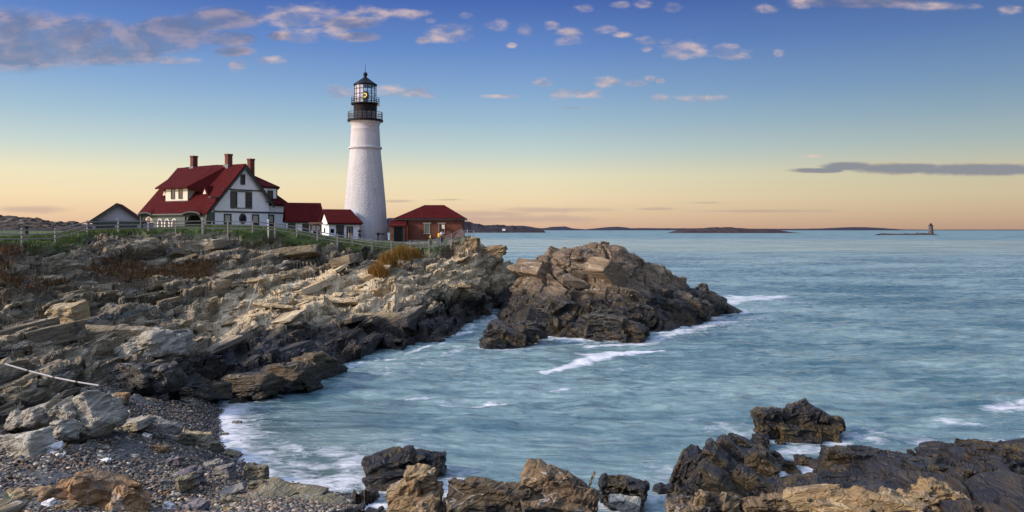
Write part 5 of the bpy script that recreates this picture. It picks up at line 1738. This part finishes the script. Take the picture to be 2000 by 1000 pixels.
def tuft_mesh(name, pts, hts, wid, blades, mat_attr, seed, lean=.35):
    """many thin curved blades; pts (n,3); one colour value per blade in attribute 'tone'"""
    rs = np.random.RandomState(seed)
    n = len(pts) * blades
    c = np.repeat(pts, blades, 0) + np.concatenate([rs.normal(0, 1, (n, 2)) * np.repeat(wid, blades)[:, None], np.zeros((n, 1))], 1)
    h = np.repeat(hts, blades) * rs.uniform(.55, 1.1, n)
    a = rs.uniform(0, 2 * np.pi, n); ln = rs.uniform(.05, lean, n) * h
    d = np.stack([np.cos(a), np.sin(a), 0 * a], 1)
    b = rs.uniform(0, 2 * np.pi, n)
    wv = np.stack([np.cos(b), np.sin(b), 0 * b], 1) * (np.repeat(wid, blades) * .05 + .012)[:, None]
    up = np.array([0, 0, 1.])
    m1 = c + d * (ln * .3)[:, None] + up * (h * .55)[:, None]
    tp = c + d * ln[:, None] + up * h[:, None]
    V = np.stack([c - wv, c + wv, m1 + wv * .7, m1 - wv * .7, tp], 1).reshape(-1, 3)
    k = np.arange(n)[:, None] * 5
    me = np_mesh(name, V, k + np.array([[0, 1, 2, 3]]), k + np.array([[3, 2, 4]]))
    attr(me, 'tone', np.repeat(rs.uniform(0, 1, n), 5))
    return me


def blade_mat(name, stops):
    m, N = new_mat(name)
    t = N.n('ShaderNodeAttribute', attribute_name='tone').outputs['Fac']
    finish(m, N, N.ramp(t, stops), .85, spec=.15)
    return m


def ground_pts(x, y, lift=-.05):
    return np.stack([x, y, base_z(x, y) + lift], 1)


rs = np.random.RandomState(12)
# grass along the cliff edge
n = 60000
gx = rs.uniform(-64, -2, n).astype(np.float32); gy = rs.uniform(66, 124, n).astype(np.float32)
gm, sm, bmk, sdv = masks(gx, gy)
keep = (gm > .45) & (sdv < 7) & (sdv > -2.5)
gx, gy = gx[keep], gy[keep]
edge_h = np.clip(.34 - .035 * np.maximum(sdv[keep], 0), .07, .4)
M_grass = blade_mat('edge_grass', [(0, (.04, .075, .012)), (.45, (.065, .115, .02)), (.8, (.085, .11, .026)), (1, (.13, .12, .04))])
go = link('grass', tuft_mesh('grass', ground_pts(gx, gy), edge_h, np.full(len(gx), .14), 5, None, 3), M_grass)
tag(go, 'short green grass growing over the cliff top beside the fence', 'grass', kind='stuff')
# low brown scrub on the rock shelves
n = 26000
gx = rs.uniform(-62, -20, n).astype(np.float32); gy = rs.uniform(56, 104, n).astype(np.float32)
gm, sm, bmk, sdv = masks(gx, gy)
keep = sm > .5
gx, gy = gx[keep], gy[keep]
M_scrub = blade_mat('brown_scrub', [(0, (.035, .022, .014)), (.4, (.085, .045, .024)), (.7, (.13, .062, .022)), (.9, (.07, .07, .022)), (1, (.2, .13, .06))])
so = link('undergrowth', tuft_mesh('undergrowth', ground_pts(gx, gy, .1), np.full(len(gx), .42), np.full(len(gx), .16), 6, None, 5, .7), M_scrub)
tag(so, 'low reddish brown scrub on the shelves below the lawn', 'undergrowth', kind='stuff')
# tall golden grass clumps
M_gold = blade_mat('golden_grass', [(0, (.10, .045, .012)), (.4, (.24, .12, .025)), (.75, (.34, .18, .045)), (.92, (.12, .11, .025)), (1, (.42, .27, .1))])
for px, py, rad, ht, lab in ((738, 540, .75, 1.5, 'lowest golden clump of tall dry grass among pale rocks'), (757, 522, .8, 1.7, 'golden clump of tall dry grass between its two neighbours'),
                             (785, 508, 1.0, 1.75, 'widest golden clump of tall dry grass right under the fence'), (808, 505, .7, 1.2, 'small golden clump of dry grass at the right end of its row')):
    x, y, z = hit(px, py)
    q = rs.normal(0, 1, (240, 2)) * np.array([rad * .6, rad * .45])
    pts = ground_pts((x + q[:, 0]).astype(np.float32), (y + q[:, 1]).astype(np.float32), .15)
    pts -= np.array([x, y, 0])
    o = link('tall_grass_clump', tuft_mesh('tall_grass_clump', pts, ht * rs.uniform(.7, 1.25, 240) * (1 - .25 * np.abs(q[:, 0]) / rad), np.full(240, .12), 9, None, int(px), .45), M_gold)
    o.location = (x, y, 0)
    tag(o, lab, 'tall grass', 'golden grass clumps on the bank')
# leafy plant in the near left corner
x, y, z = hit(14, 992)
lp = empty('leafy_plant', (x, y, z - .1), 0, 'small green leafy plant sprouting in the near left corner', 'plant')
M_leaf = paint('green_leaf', (.10, .19, .02), .5)
m = MB()
for k in range(16):
    a = k * 2.4; r = .06 + .012 * k
    b = Vector((r * math.cos(a) * .6, r * math.sin(a) * .6, .05 + .02 * k)); d = Vector((math.cos(a), math.sin(a), 1.3)).normalized(); s_ = Vector((-math.sin(a), math.cos(a), 0))
    m.add([b, b + d * .13 + s_ * .03, b + d * .27, b + d * .13 - s_ * .03], [(0, 1, 2, 3)])
m.build('foliage', M_leaf, lp)
MB().tube((0, 0, -.1), (0, 0, .38), .012, 5).tube((0, 0, .05), (.1, 0, .33), .01, 5).build('stem', M_leaf, lp)
# ------------------------------------------------------------------ loose rocks and boulders
T_brown = (srgb(80, 71, 60), srgb(116, 96, 70), srgb(150, 126, 94))
T_tan = (srgb(106, 94, 74), srgb(144, 121, 86), srgb(186, 163, 122))
T_grey = (srgb(108, 108, 110), srgb(138, 132, 122), srgb(170, 164, 152))
T_pale = (srgb(122, 120, 112), srgb(166, 159, 142), srgb(208, 200, 182))
MR = {
    'darkbrown': rock_mat('dark_brown_ledge_rock', (srgb(66, 58, 48), srgb(92, 78, 56), srgb(122, 106, 78)), .5, .6, wet=1.0, strike=.45, dip=-7, bump=.12, grain=1.2),
    'wetdark': rock_mat('dark_wet_rock', (srgb(52, 49, 45), srgb(72, 65, 55), srgb(98, 90, 78)), .25, .35, wet=1.9, strike=.5, dip=32, weed=.8, bump=.10, rough=.48, grain=1.8),
    'weed': rock_mat('weed_covered_rock', (srgb(70, 66, 62), srgb(92, 80, 60), srgb(110, 100, 80)), .2, .4, wet=2.6, weed=1.0, bump=.12, rough=.7, grain=1.6),
    'brown': rock_mat('brown_shore_rock', T_brown, .6, .5, wet=.2, strike=.2, dip=14, bump=.10, grain=1.6),
    'tan': rock_mat('tan_shore_rock', T_tan, .7, .35, wet=-.2, strike=.3, dip=-20, bump=.10, grain=1.6),
    'grey': rock_mat('grey_beach_rock', T_grey, .3, .3, wet=-.5, bump=.06, grain=2.4),
    'pale': rock_mat('pale_layered_rock', T_pale, .55, .3, wet=-.5, strike=.3, dip=-32, bump=.10, grain=1.5),
    'rust': rock_mat('rusty_rock', (srgb(120, 104, 84), srgb(158, 122, 82), srgb(190, 168, 138)), .6, .6, wet=-.5, strike=-.3, dip=25, bump=.10, grain=1.5),
    'white': rock_mat('white_quartz_rock', (srgb(205, 205, 208), srgb(226, 224, 220), srgb(238, 236, 232)), .1, .05, wet=-1, bump=.05, grain=2),
    'olive': rock_mat('olive_beach_rock', (srgb(90, 88, 76), srgb(116, 108, 84), srgb(142, 134, 108)), .4, .2, wet=-.5, bump=.06, grain=2.4),
    'orange': rock_mat('orange_beach_rock', (srgb(132, 118, 92), srgb(168, 148, 110), srgb(196, 176, 142)), .25, .3, wet=-.5, bump=.05, grain=2.4),
    'purple': rock_mat('purple_grey_rock', (srgb(84, 80, 84), srgb(108, 101, 103), srgb(136, 130, 130)), .2, .2, wet=-.5, bump=.05, grain=2.4),
}
_seed = [100]


def rock(label, mat, blocks, sub=3, rough=.06, group=None, name='rock', cat='rock', foot=None, lv=None):
    """blocks: (px, py of centre, Y, width px, height px, depth m, dip deg, yaw, plunge deg)"""
    _seed[0] += 1
    sd = _seed[0]
    rnd = random.Random(sd)
    items = []
    for b in blocks:
        px, py, Y, w, h, dep, dip = b[:7]
        yaw = b[7] if len(b) > 7 else rnd.gauss(0, .2)
        pl = b[8] if len(b) > 8 else rnd.gauss(0, 6)
        c = P(px, py, Y)
        items.append((rnd.randrange(40), c, (w * Y / FPX, dep * .9, h * Y / FPX), rotm(yaw, R(dip), R(pl))))
        if foot:
            ROCK_FOOT.append((c[0], c[1], min(w * Y / FPX, dep) * .5))
            if w * Y / FPX > dep * 1.4:
                for q in (-.3, .3): ROCK_FOOT.append((c[0] + q * w * Y / FPX, c[1], dep * .42))
    V, F = place_blocks(items)
    V, F = subdiv_tris(V, F, sub)
    n = vnormals(V, F)
    mt = frame(0.2, blocks[0][6], 5)
    sz = max(.5, blocks[0][5])
    d = fracture(V, lv or [((sz * .45, sz * .9, sz * .22), rough * 1.2, .9), ((sz * .18, sz * .35, sz * .08), rough * .55, 1.0)], sd, mt)
    d = d + rough * .5 * fbm(V * (2.2 / sz) * np.array([1, .6, 2.0], np.float32), 4, sd)
    V = V + n * d[:, None]
    o0 = V.mean(0); o0[2] = V[:, 2].min()
    me = np_mesh(name, V - o0, None, F)
    o = link(name, me, MR[mat])
    o.location = [float(q) for q in o0]
    return tag(o, label, cat, group)


SEA = 'rocks standing in the water'
FG = 'near shore rocks along the bottom'
BO = 'boulders on the pebble beach'
LE = 'blocks on the rock ledges'
# in the water
rock('rounded dark weedy rock alone in the water off the near right shore', 'weed', [(1499, 826, 43.6, 50, 56, 1.5, -6), (1560, 826, 44.2, 66, 78, 2.0, -22), (1590, 832, 44.2, 66, 66, 2.0, 26), (1612, 828, 44.2, 64, 36, 1.5, 14), (1562, 852, 42.9, 80, 38, 1.4, 0), (1610, 846, 43.2, 54, 38, 1.4, 5)], 3, .085, SEA, foot=1)
rock('low brown rock at the left foot of the large sea outcrop', 'wetdark', [(990, 660, 76.8, 84, 44, 3.2, 18), (962, 672, 75.6, 50, 28, 2.4, -8), (1022, 652, 78, 56, 36, 3, 10), (1040, 645, 79.5, 50, 30, 3, 5)], 3, .14, SEA, foot=1)
rock('rounded dark buttress block at the front foot of the outcrop', 'wetdark', [(1204, 644, 82.0, 124, 52, 3.6, 12)], 4, .18, SEA, foot=1)
rock('blue black slab sloping into surf at the right end of the outcrop', 'wetdark', [(1345, 598, 99, 90, 46, 4, 22), (1385, 590, 104, 60, 44, 4, 26), (1322, 610, 97.5, 70, 46, 4, 16)], 3, .16, SEA, foot=1)
rock('small dark rock in the surf just behind the tilted blue slabs', 'weed', [(1484, 866, 41.2, 34, 34, .9, 5), (1462, 874, 40.6, 30, 18, .8, 0)], 2, .05, SEA, foot=1)
rock('dark rubble rock in white foam between the two right rock masses', 'weed', [(1525, 915, 37.6, 56, 34, 1.0, 10), (1500, 892, 38.8, 50, 24, .9, 15), (1548, 926, 37, 30, 16, .8, 10)], 2, .06, SEA, foot=1)
rock('tiny dark rock awash between weedy rock and blue slabs', 'weed', [(1524, 864, 42.2, 18, 10, .5, 0)], 2, .03, SEA, foot=1)
rock('flat dark rock barely above foam left of the big right ledge', 'weed', [(1575, 901, 38.6, 50, 12, .7, 4)], 2, .04, SEA, foot=1)
rock('dark wet layered rock in the water at the beach end', 'wetdark', [(765, 912, 36.4, 104, 52, 1.9, -16), (832, 905, 36.6, 78, 42, 1.6, 4), (775, 940, 35, 120, 40, 1.6, -12)], 3, .09, SEA, foot=1)
rock('squarish dark block in water between brown ridge and blue slabs', 'weed', [(1216, 964, 32.4, 92, 58, 1.5, 4)], 4, .11, SEA, foot=1)
rock('pale flat stone leaning on the squarish dark block', 'pale', [(1218, 984, 30.8, 62, 26, .9, 10)], 3, .03, SEA, foot=1)
rock('small dark rock beside the left foot of the tilted blue slabs', 'weed', [(1300, 958, 34.2, 44, 22, .8, 0)], 2, .05, SEA, foot=1)
rock('tilted blue black layered slabs rising from water at right', 'wetdark', [(1350, 926, 35, 60, 104, 1.6, 22, .35), (1394, 930, 34.6, 94, 98, 1.7, 34, .35), (1434, 912, 35.8, 104, 80, 1.7, 34, .35), (1478, 925, 34.8, 66, 86, 1.6, 36, .35), (1420, 975, 32.6, 160, 80, 1.8, 30, .35), (1475, 965, 33, 110, 70, 1.6, 32, .35), (1448, 874, 37.2, 66, 38, 1.2, 25, .35), (1345, 985, 32.8, 66, 80, 1.3, 14, .35)], 3, .075, SEA, foot=1)
# near shore, left of centre to right
rock('tall tan rock with ragged top at the shore left of centre', 'tan', [(828, 962, 29.6, 66, 104, 1.2, -6), (797, 978, 29.2, 66, 84, 1.2, -18), (812, 1000, 28.8, 110, 66, 1.4, 0)], 3, .065, FG)
rock('small brown rock wedged right of the tall tan rock', 'brown', [(880, 992, 29, 40, 36, .7, 10)], 2, .04, FG)
rock('broad blocky brown rock at the bottom centre', 'darkbrown', [(935, 978, 29.2, 126, 74, 1.5, 3), (990, 985, 29, 90, 70, 1.4, 8), (920, 1000, 28.6, 110, 50, 1.2, 0)], 3, .065, FG)
rock('highest brown rock at bottom centre with upright left edge', 'brown', [(1046, 958, 29.8, 70, 100, 1.3, 24), (1095, 970, 29.6, 92, 90, 1.4, 26), (1136, 985, 29.4, 56, 70, 1.2, 20), (1080, 1000, 28.8, 150, 50, 1.3, 10)], 3, .065, FG)
rock('brown rubble with upright splinters below the blue slabs', 'brown', [(1330, 990, 29.6, 60, 40, .9, 5), (1378, 988, 29, 30, 54, .6, 6), (1412, 990, 29, 34, 44, .6, -8), (1360, 1002, 28.6, 90, 34, .9, 0)], 3, .05, FG)
rock('small tan block with square top below the blue slabs', 'tan', [(1368, 985, 28.5, 24, 44, .5, 8), (1424, 984, 28.8, 36, 36, .6, 20)], 2, .03, FG)
rock('large dark purplish ledge block facing the water at right', 'wetdark', [(1652, 915, 36.4, 98, 76, 2.0, 5, .1), (1712, 906, 36.8, 124, 50, 2.0, 7, .1), (1760, 925, 35.6, 120, 70, 2.0, 5, .1), (1660, 945, 34.8, 140, 60, 1.8, 4, .1)], 3, .085, FG)
rock('dark low slab between the purplish ledge and tan blocks', 'wetdark', [(1580, 962, 31, 150, 46, 1.6, -6, .1), (1690, 965, 31.5, 130, 44, 1.6, 3), (1760, 965, 31.5, 100, 40, 1.5, 5)], 3, .06, FG)
rock('flat topped yellow brown squared block with sharp front corner', 'tan', [(1592, 972, 28.8, 112, 46, 1.4, -14, .5)], 3, .022, FG)
rock('small ochre boulder left of the squared yellow brown block', 'brown', [(1520, 985, 29, 70, 36, .9, 0), (1475, 992, 28.8, 56, 30, .8, 6)], 3, .04, FG)
rock('long pale tan ribbed rock along the bottom right edge', 'tan', [(1690, 985, 27.4, 130, 42, 1.2, 8, .6), (1755, 992, 27, 110, 40, 1.2, 6, .6), (1640, 998, 27, 130, 28, 1.0, 0, .6)], 3, .06, FG)
rock('rounded tan rock with dark cracks right of the ribbed rock', 'tan', [(1792, 986, 28.6, 70, 44, 1.1, 12), (1840, 978, 29.4, 104, 56, 1.4, 24), (1880, 990, 28.6, 56, 40, .9, 20)], 3, .07, FG)
rock('dark leaning slab with overhang at far right', 'wetdark', [(1900, 912, 36.2, 120, 40, 1.8, -14, .2), (1935, 925, 35.4, 90, 60, 1.6, 10)], 3, .07, FG)
rock('ochre weedy hump at the water edge far right', 'weed', [(1905, 880, 38.8, 80, 30, 1.5, 4), (1830, 892, 38, 70, 26, 1.4, 0), (1850, 900, 37.2, 60, 26, 1.3, 5)], 3, .07, FG)
rock('low weedy boulders at the right picture edge by the sea', 'weed', [(1965, 885, 39, 80, 34, 1.6, 8), (2010, 885, 38.5, 70, 34, 1.6, 0), (1985, 905, 37, 80, 34, 1.6, 18)], 3, .07, FG)
rock('bulky grey black boulder near the bottom right corner', 'wetdark', [(1930, 962, 31, 130, 74, 1.8, 26, .3), (1985, 975, 30, 80, 80, 1.5, 10)], 3, .08, FG)
rock('dark broken blocks in the middle of the right ledge', 'wetdark', [(1820, 928, 34.2, 100, 46, 1.5, 5), (1770, 945, 33, 90, 40, 1.4, -6), (1845, 945, 33, 70, 36, 1.2, 8)], 3, .07, FG)
# left shore
rock('big layered rock with rusty seams standing at the beach head', 'pale', [(178, 815, 36.8, 82, 80, 1.8, -34, .3), (138, 818, 36.6, 70, 76, 1.7, -34, .3), (92, 812, 37, 76, 48, 1.6, -28, .3), (204, 806, 37.6, 50, 74, 1.6, -28, .3), (60, 820, 36.4, 80, 36, 1.4, -20, .3), (118, 845, 35.2, 60, 40, 1.2, -20, .3)], 3, .075, LE)
rock('large grey boulder with flat face at the left picture edge', 'pale', [(40, 880, 33.6, 110, 72, 1.7, -12, .2)], 3, .05, BO, 'boulder', 'boulder')
rock('white quartz boulder beside the large grey boulder', 'white', [(106, 878, 33.8, 34, 24, .6, -15)], 2, .03, BO, 'boulder', 'boulder')
rock('small white quartz stone right below the white boulder', 'white', [(112, 893, 33, 26, 18, .5, 10)], 2, .025, BO, 'boulder', 'boulder')
rock('white slab lying under the large grey boulder', 'white', [(60, 908, 32.4, 70, 22, .8, -10)], 2, .03, BO, 'boulder', 'boulder')
rock('large rust stained rock in the near left corner', 'rust', [(205, 968, 28.4, 130, 76, 1.6, 18, -.4), (160, 955, 28.8, 70, 56, 1.3, -20, -.4), (130, 985, 27.8, 110, 54, 1.3, 10, -.4), (255, 985, 28, 70, 60, 1.2, 24, -.4)], 3, .07, FG)
rock('pale tan low rocks at the bottom left edge', 'tan', [(70, 978, 27.6, 90, 40, 1.0, -8), (30, 985, 27.2, 60, 40, .9, 4), (120, 995, 27, 80, 26, .9, 0)], 3, .05, FG)
rock('white pointed stone at the bottom left edge', 'white', [(95, 992, 26.8, 34, 30, .5, -15)], 2, .03, FG)
rock('flat banded slab lying in pebbles right of the layered rock', 'pale', [(265, 828, 39.5, 70, 20, 1.3, -12, .4), (300, 826, 39.8, 40, 22, .8, 10, .2)], 3, .035, BO, 'slab', 'slab')
rock('blue grey slab lying beside the flat banded slab', 'grey', [(332, 834, 39.4, 46, 18, .8, 14, -.3)], 3, .03, BO, 'slab', 'slab')
rock('reddish boulder where the ledge meets the pebbles', 'rust', [(234, 781, 43, 30, 28, .9, 5)], 2, .04, BO, 'boulder', 'boulder')
rock('pale layered block perched on the left ledges', 'pale', [(302, 678, 54, 96, 46, 3.2, -16, .5), (335, 668, 55, 50, 56, 2.6, -6, .4), (262, 688, 53.5, 50, 34, 2, -20, .5)], 3, .10, LE)
rock('yellow lichen boulder on the upper left ledges', 'orange', [(134, 612, 57.5, 66, 36, 2.2, -8, .2)], 3, .07, LE, 'boulder', 'boulder')
rock('dark squared block above the pebble beach', 'wetdark', [(268, 738, 48.5, 84, 56, 2.4, -3, .2), (318, 740, 48.6, 66, 56, 2.2, -4, .2)], 3, .09, LE)
rock('tall squared rock pillar at the headland tip under the railing', 'tan', [(922, 488, 110.2, 26, 50, 2.2, 2, .1, 0)], 3, .09, LE)
rock('overhanging slab rock behind the headland tip', 'tan', [(962, 492, 117, 56, 18, 3, -6, .2), (952, 510, 116.5, 60, 30, 3, 0, .1)], 3, .12, LE)
rock('long low brown ledge block overhanging the cove', 'darkbrown', [(560, 738, 56.5, 130, 56, 3.2, -7, .45), (610, 715, 60.5, 70, 50, 3.2, -7, .5), (490, 752, 54, 110, 44, 2.8, -5, .4)], 3, .12, LE)
rock('dark slab lying at the ledge foot by the beach', 'wetdark', [(395, 768, 51.2, 120, 28, 2.2, -12, .5)], 3, .07, LE)
# boulders on the beach: px, py of base, width px, height px, tone, label
for px, py, w, h, mt, lab in [
    (366, 966, 40, 42, 'olive', 'pale green pointed wedge stone on the pebbles'), (372, 950, 54, 36, 'purple', 'dark boulder leaning behind the green wedge stone'), (500, 938, 46, 34, 'olive', 'grey green angular boulder near the foam edge'),
    (440, 935, 40, 28, 'grey', 'grey boulder left of the grey green angular boulder'), (502, 958, 34, 20, 'olive', 'squared olive block below the grey green boulder'), (342, 912, 28, 20, 'purple', 'purple boulder in the middle of the pebble beach'),
    (314, 884, 34, 16, 'rust', 'flat reddish stone left of the olive boulders'), (408, 880, 54, 26, 'olive', 'large olive boulder at the edge of the foam'), (385, 856, 58, 14, 'orange', 'long flat orange stone on the upper pebbles'),
    (368, 870, 34, 24, 'olive', 'pointed olive boulder left of the large olive boulder'), (464, 838, 20, 18, 'grey', 'pointed rock awash at the top of the surf'), (437, 853, 20, 8, 'olive', 'low olive rock in foam near the flat orange stone'),
    (463, 869, 26, 8, 'olive', 'low olive rock in foam right of the large olive boulder'), (455, 894, 34, 12, 'olive', 'flat olive rock at the foam below the large boulder'), (516, 899, 36, 9, 'grey', 'flat grey rock farthest out in the beach surf'),
    (416, 913, 38, 12, 'grey', 'flat bluish stone at the wet pebble edge'), (381, 1000, 50, 22, 'purple', 'dark purple boulder cut by the bottom of the picture'), (453, 966, 48, 12, 'grey', 'flat pale grey stone low on the pebbles'),
    (288, 858, 16, 12, 'white', 'small pale blue stone below the banded slab'), (345, 972, 20, 10, 'pale', 'small pale stone left of the green wedge stone'), (322, 950, 26, 14, 'grey', 'grey cobble left of the dark leaning boulder'),
    (455, 985, 40, 14, 'olive', 'mossy flat stone near the bottom of the beach'), (556, 930, 14, 7, 'grey', 'small dark stone at the lower surf edge'), (330, 996, 24, 14, 'white', 'white cobble cluster stone at the bottom beach'),
    (475, 912, 20, 10, 'purple', 'small purple stone between foam and flat bluish stone'), (445, 1000, 22, 10, 'orange', 'bright orange cobble at the bottom of the beach'), (260, 895, 18, 8, 'pale', 'pale cobble left in the beach middle'),
    (205, 905, 20, 9, 'white', 'white cobble on the left part of the beach')]:
    x, y, z = hit(px, py)
    y2 = y + .15
    dep = w * y / FPX * .75
    rock(lab, mt, [(px, py - h * .42, y2, w, h, dep, random.Random(px).uniform(-14, 14), random.Random(py).uniform(-.6, .6))], 3, .02 + .012 * w / 30, BO, 'boulder', 'boulder', foot=(px > 400 and z < .8))

# wet flat bedrock shelf at the bottom of the beach
rock('flat wet green brown bedrock shelf at the beach foot', 'olive', [(560, 972, 31.5, 150, 22, 2.4, 3, .3), (620, 985, 30.8, 130, 20, 2.2, 5, .3), (530, 995, 30, 90, 20, 1.8, 0, .3), (650, 1000, 30, 90, 20, 1.8, 3, .3)], 3, .06, FG, 'rock_shelf', 'rock shelf')

# ------------------------------------------------------------------ pebbles
def pebbles():
    bm = bmesh.new(); bmesh.ops.create_icosphere(bm, subdivisions=1, radius=1)
    V0 = np.array([v.co[:] for v in bm.verts], np.float32); F0 = np.array([[v.index for v in f.verts] for f in bm.faces]); bm.free()
    bm = bmesh.new(); bmesh.ops.create_icosphere(bm, subdivisions=2, radius=1)
    V1 = np.array([v.co[:] for v in bm.verts], np.float32); F1 = np.array([[v.index for v in f.verts] for f in bm.faces]); bm.free()
    r = np.random.RandomState(8)
    n = 60000
    x = r.uniform(-26, -4, n).astype(np.float32); y = r.uniform(23, 54, n).astype(np.float32)
    gm, sm, be, sd = masks(x, y)
    z = base_z(x, y)
    k = (be > .5) & (z > -.12)
    x, y, z = x[k], y[k], z[k]
    n = len(x)
    size = .035 + .05 * r.beta(1.2, 4.5, n) * 2.2
    z = z + .05 * fbm(np.stack([x, y, 0 * x], 1) * .6, 3, 61)
    col = np.empty((n, 3), np.float32)
    pal = np.array([srgb(74, 76, 82), srgb(96, 96, 100), srgb(120, 116, 112), srgb(104, 90, 78), srgb(150, 145, 138), srgb(84, 74, 72), srgb(200, 198, 194), srgb(140, 108, 76), srgb(100, 106, 112)])
    pr = np.array([.2, .2, .14, .12, .09, .1, .035, .05, .065]); pr /= pr.sum()
    col[:] = pal[r.choice(len(pal), n, p=pr)] * r.uniform(.75, 1.2, (n, 1)) * np.array([1.12, 1.0, .80])
    Vs, Fs, Cs = [], [], []
    kk = 0
    for (VV, FF, sel) in ((V1, F1, np.nonzero((y < 36) & (size > .05))[0]), (V0, F0, np.nonzero(~((y < 36) & (size > .05)))[0])):
        m = len(sel)
        a = r.uniform(0, 2 * np.pi, m); s3 = np.stack([r.uniform(.8, 1.5, m), r.uniform(.7, 1.2, m), r.uniform(.4, .75, m)], 1) * size[sel][:, None]
        W_ = VV[None] * s3[:, None] * (1 + .18 * r.uniform(-1, 1, (m, len(VV), 1)))
        ca, sa = np.cos(a)[:, None], np.sin(a)[:, None]
        tl = r.normal(0, .25, m)[:, None]
        X = W_[..., 0] * ca - W_[..., 1] * sa; Y_ = W_[..., 0] * sa + W_[..., 1] * ca
        Z = W_[..., 2] + X * tl
        pz = z[sel] + s3[:, 2] * .45
        Q = np.stack([X + x[sel][:, None], Y_ + y[sel][:, None], Z + pz[:, None]], -1)
        Vs.append(Q.reshape(-1, 3)); Fs.append((FF[None] + (np.arange(m) * len(VV))[:, None, None]).reshape(-1, 3) + kk); kk += m * len(VV)
        Cs.append(np.repeat(col[sel], len(VV), 0))
    me = np_mesh('pebbles', np.concatenate(Vs), None, np.concatenate(Fs), smooth=True)
    attr(me, 'tint', np.concatenate(Cs))
    return me


m_, N = new_mat('pebble_stone')
tn = N.n('ShaderNodeAttribute', attribute_name='tint').outputs['Color']
pz = N.sep(N.n('ShaderNodeNewGeometry').outputs['Position'])[2]
wt = N.smooth(pz, .75, .2)
finish(m_, N, N.mixmode('MULTIPLY', wt, tn, (.5, .5, .52)), N.math('SUBTRACT', .7, N.math('MULTIPLY', wt, .45)))
pb = link('pebbles', pebbles(), m_)
tag(pb, 'grey and brown pebbles covering the small cove beach', 'pebbles', kind='stuff')

# ------------------------------------------------------------------ bleached pole on the ledge and a thin one higher up
dp = empty('driftwood_pole', hit(12, 712), 0, 'long bleached white pole lying across the near left ledges', 'pole')
do = Vector(dp.location)
M_bleach = paint('bleached_wood', (.58, .54, .49), .7, .15, 6)
pts = [Vector(P(*q)) for q in ((10, 711, 41.6), (55, 724, 41.5), (105, 737, 41.3), (150, 746, 41.1), (193, 753, 41.0))]
MB().path([p - do for p in pts], .042, 8).build('pole_shaft', M_bleach, dp)
m = MB()
for a, b in zip(pts[1:-1], pts[2:]):
    d = (b - a).normalized(); m.tube(a - do - d * .06, a - do + d * .06, .05, 8)
m.build('joint_band', M_wood, dp)
tp = empty('leaning_pole', hit(478, 622), 0, 'thin pale pole propped on the bright slabs in the ledge middle', 'pole')
to = Vector(tp.location)
h0, h1 = Vector(hit(474, 640)), Vector(hit(510, 545))
MB().tube(h0 - to + Vector((0, 0, .35)), h1 - to + Vector((0, 0, .5)), .022, 6, .016).build('pole_shaft', M_bleach, tp)
MB().tube(h0 - to + Vector((0, 0, .2)), h0 - to + (h1 - h0) * .04 + Vector((0, 0, .36)), .03, 6).build('pole_end', M_wood, tp)
sea_o = link('sea', sea(), sea_mat())
tag(sea_o, kind='structure')
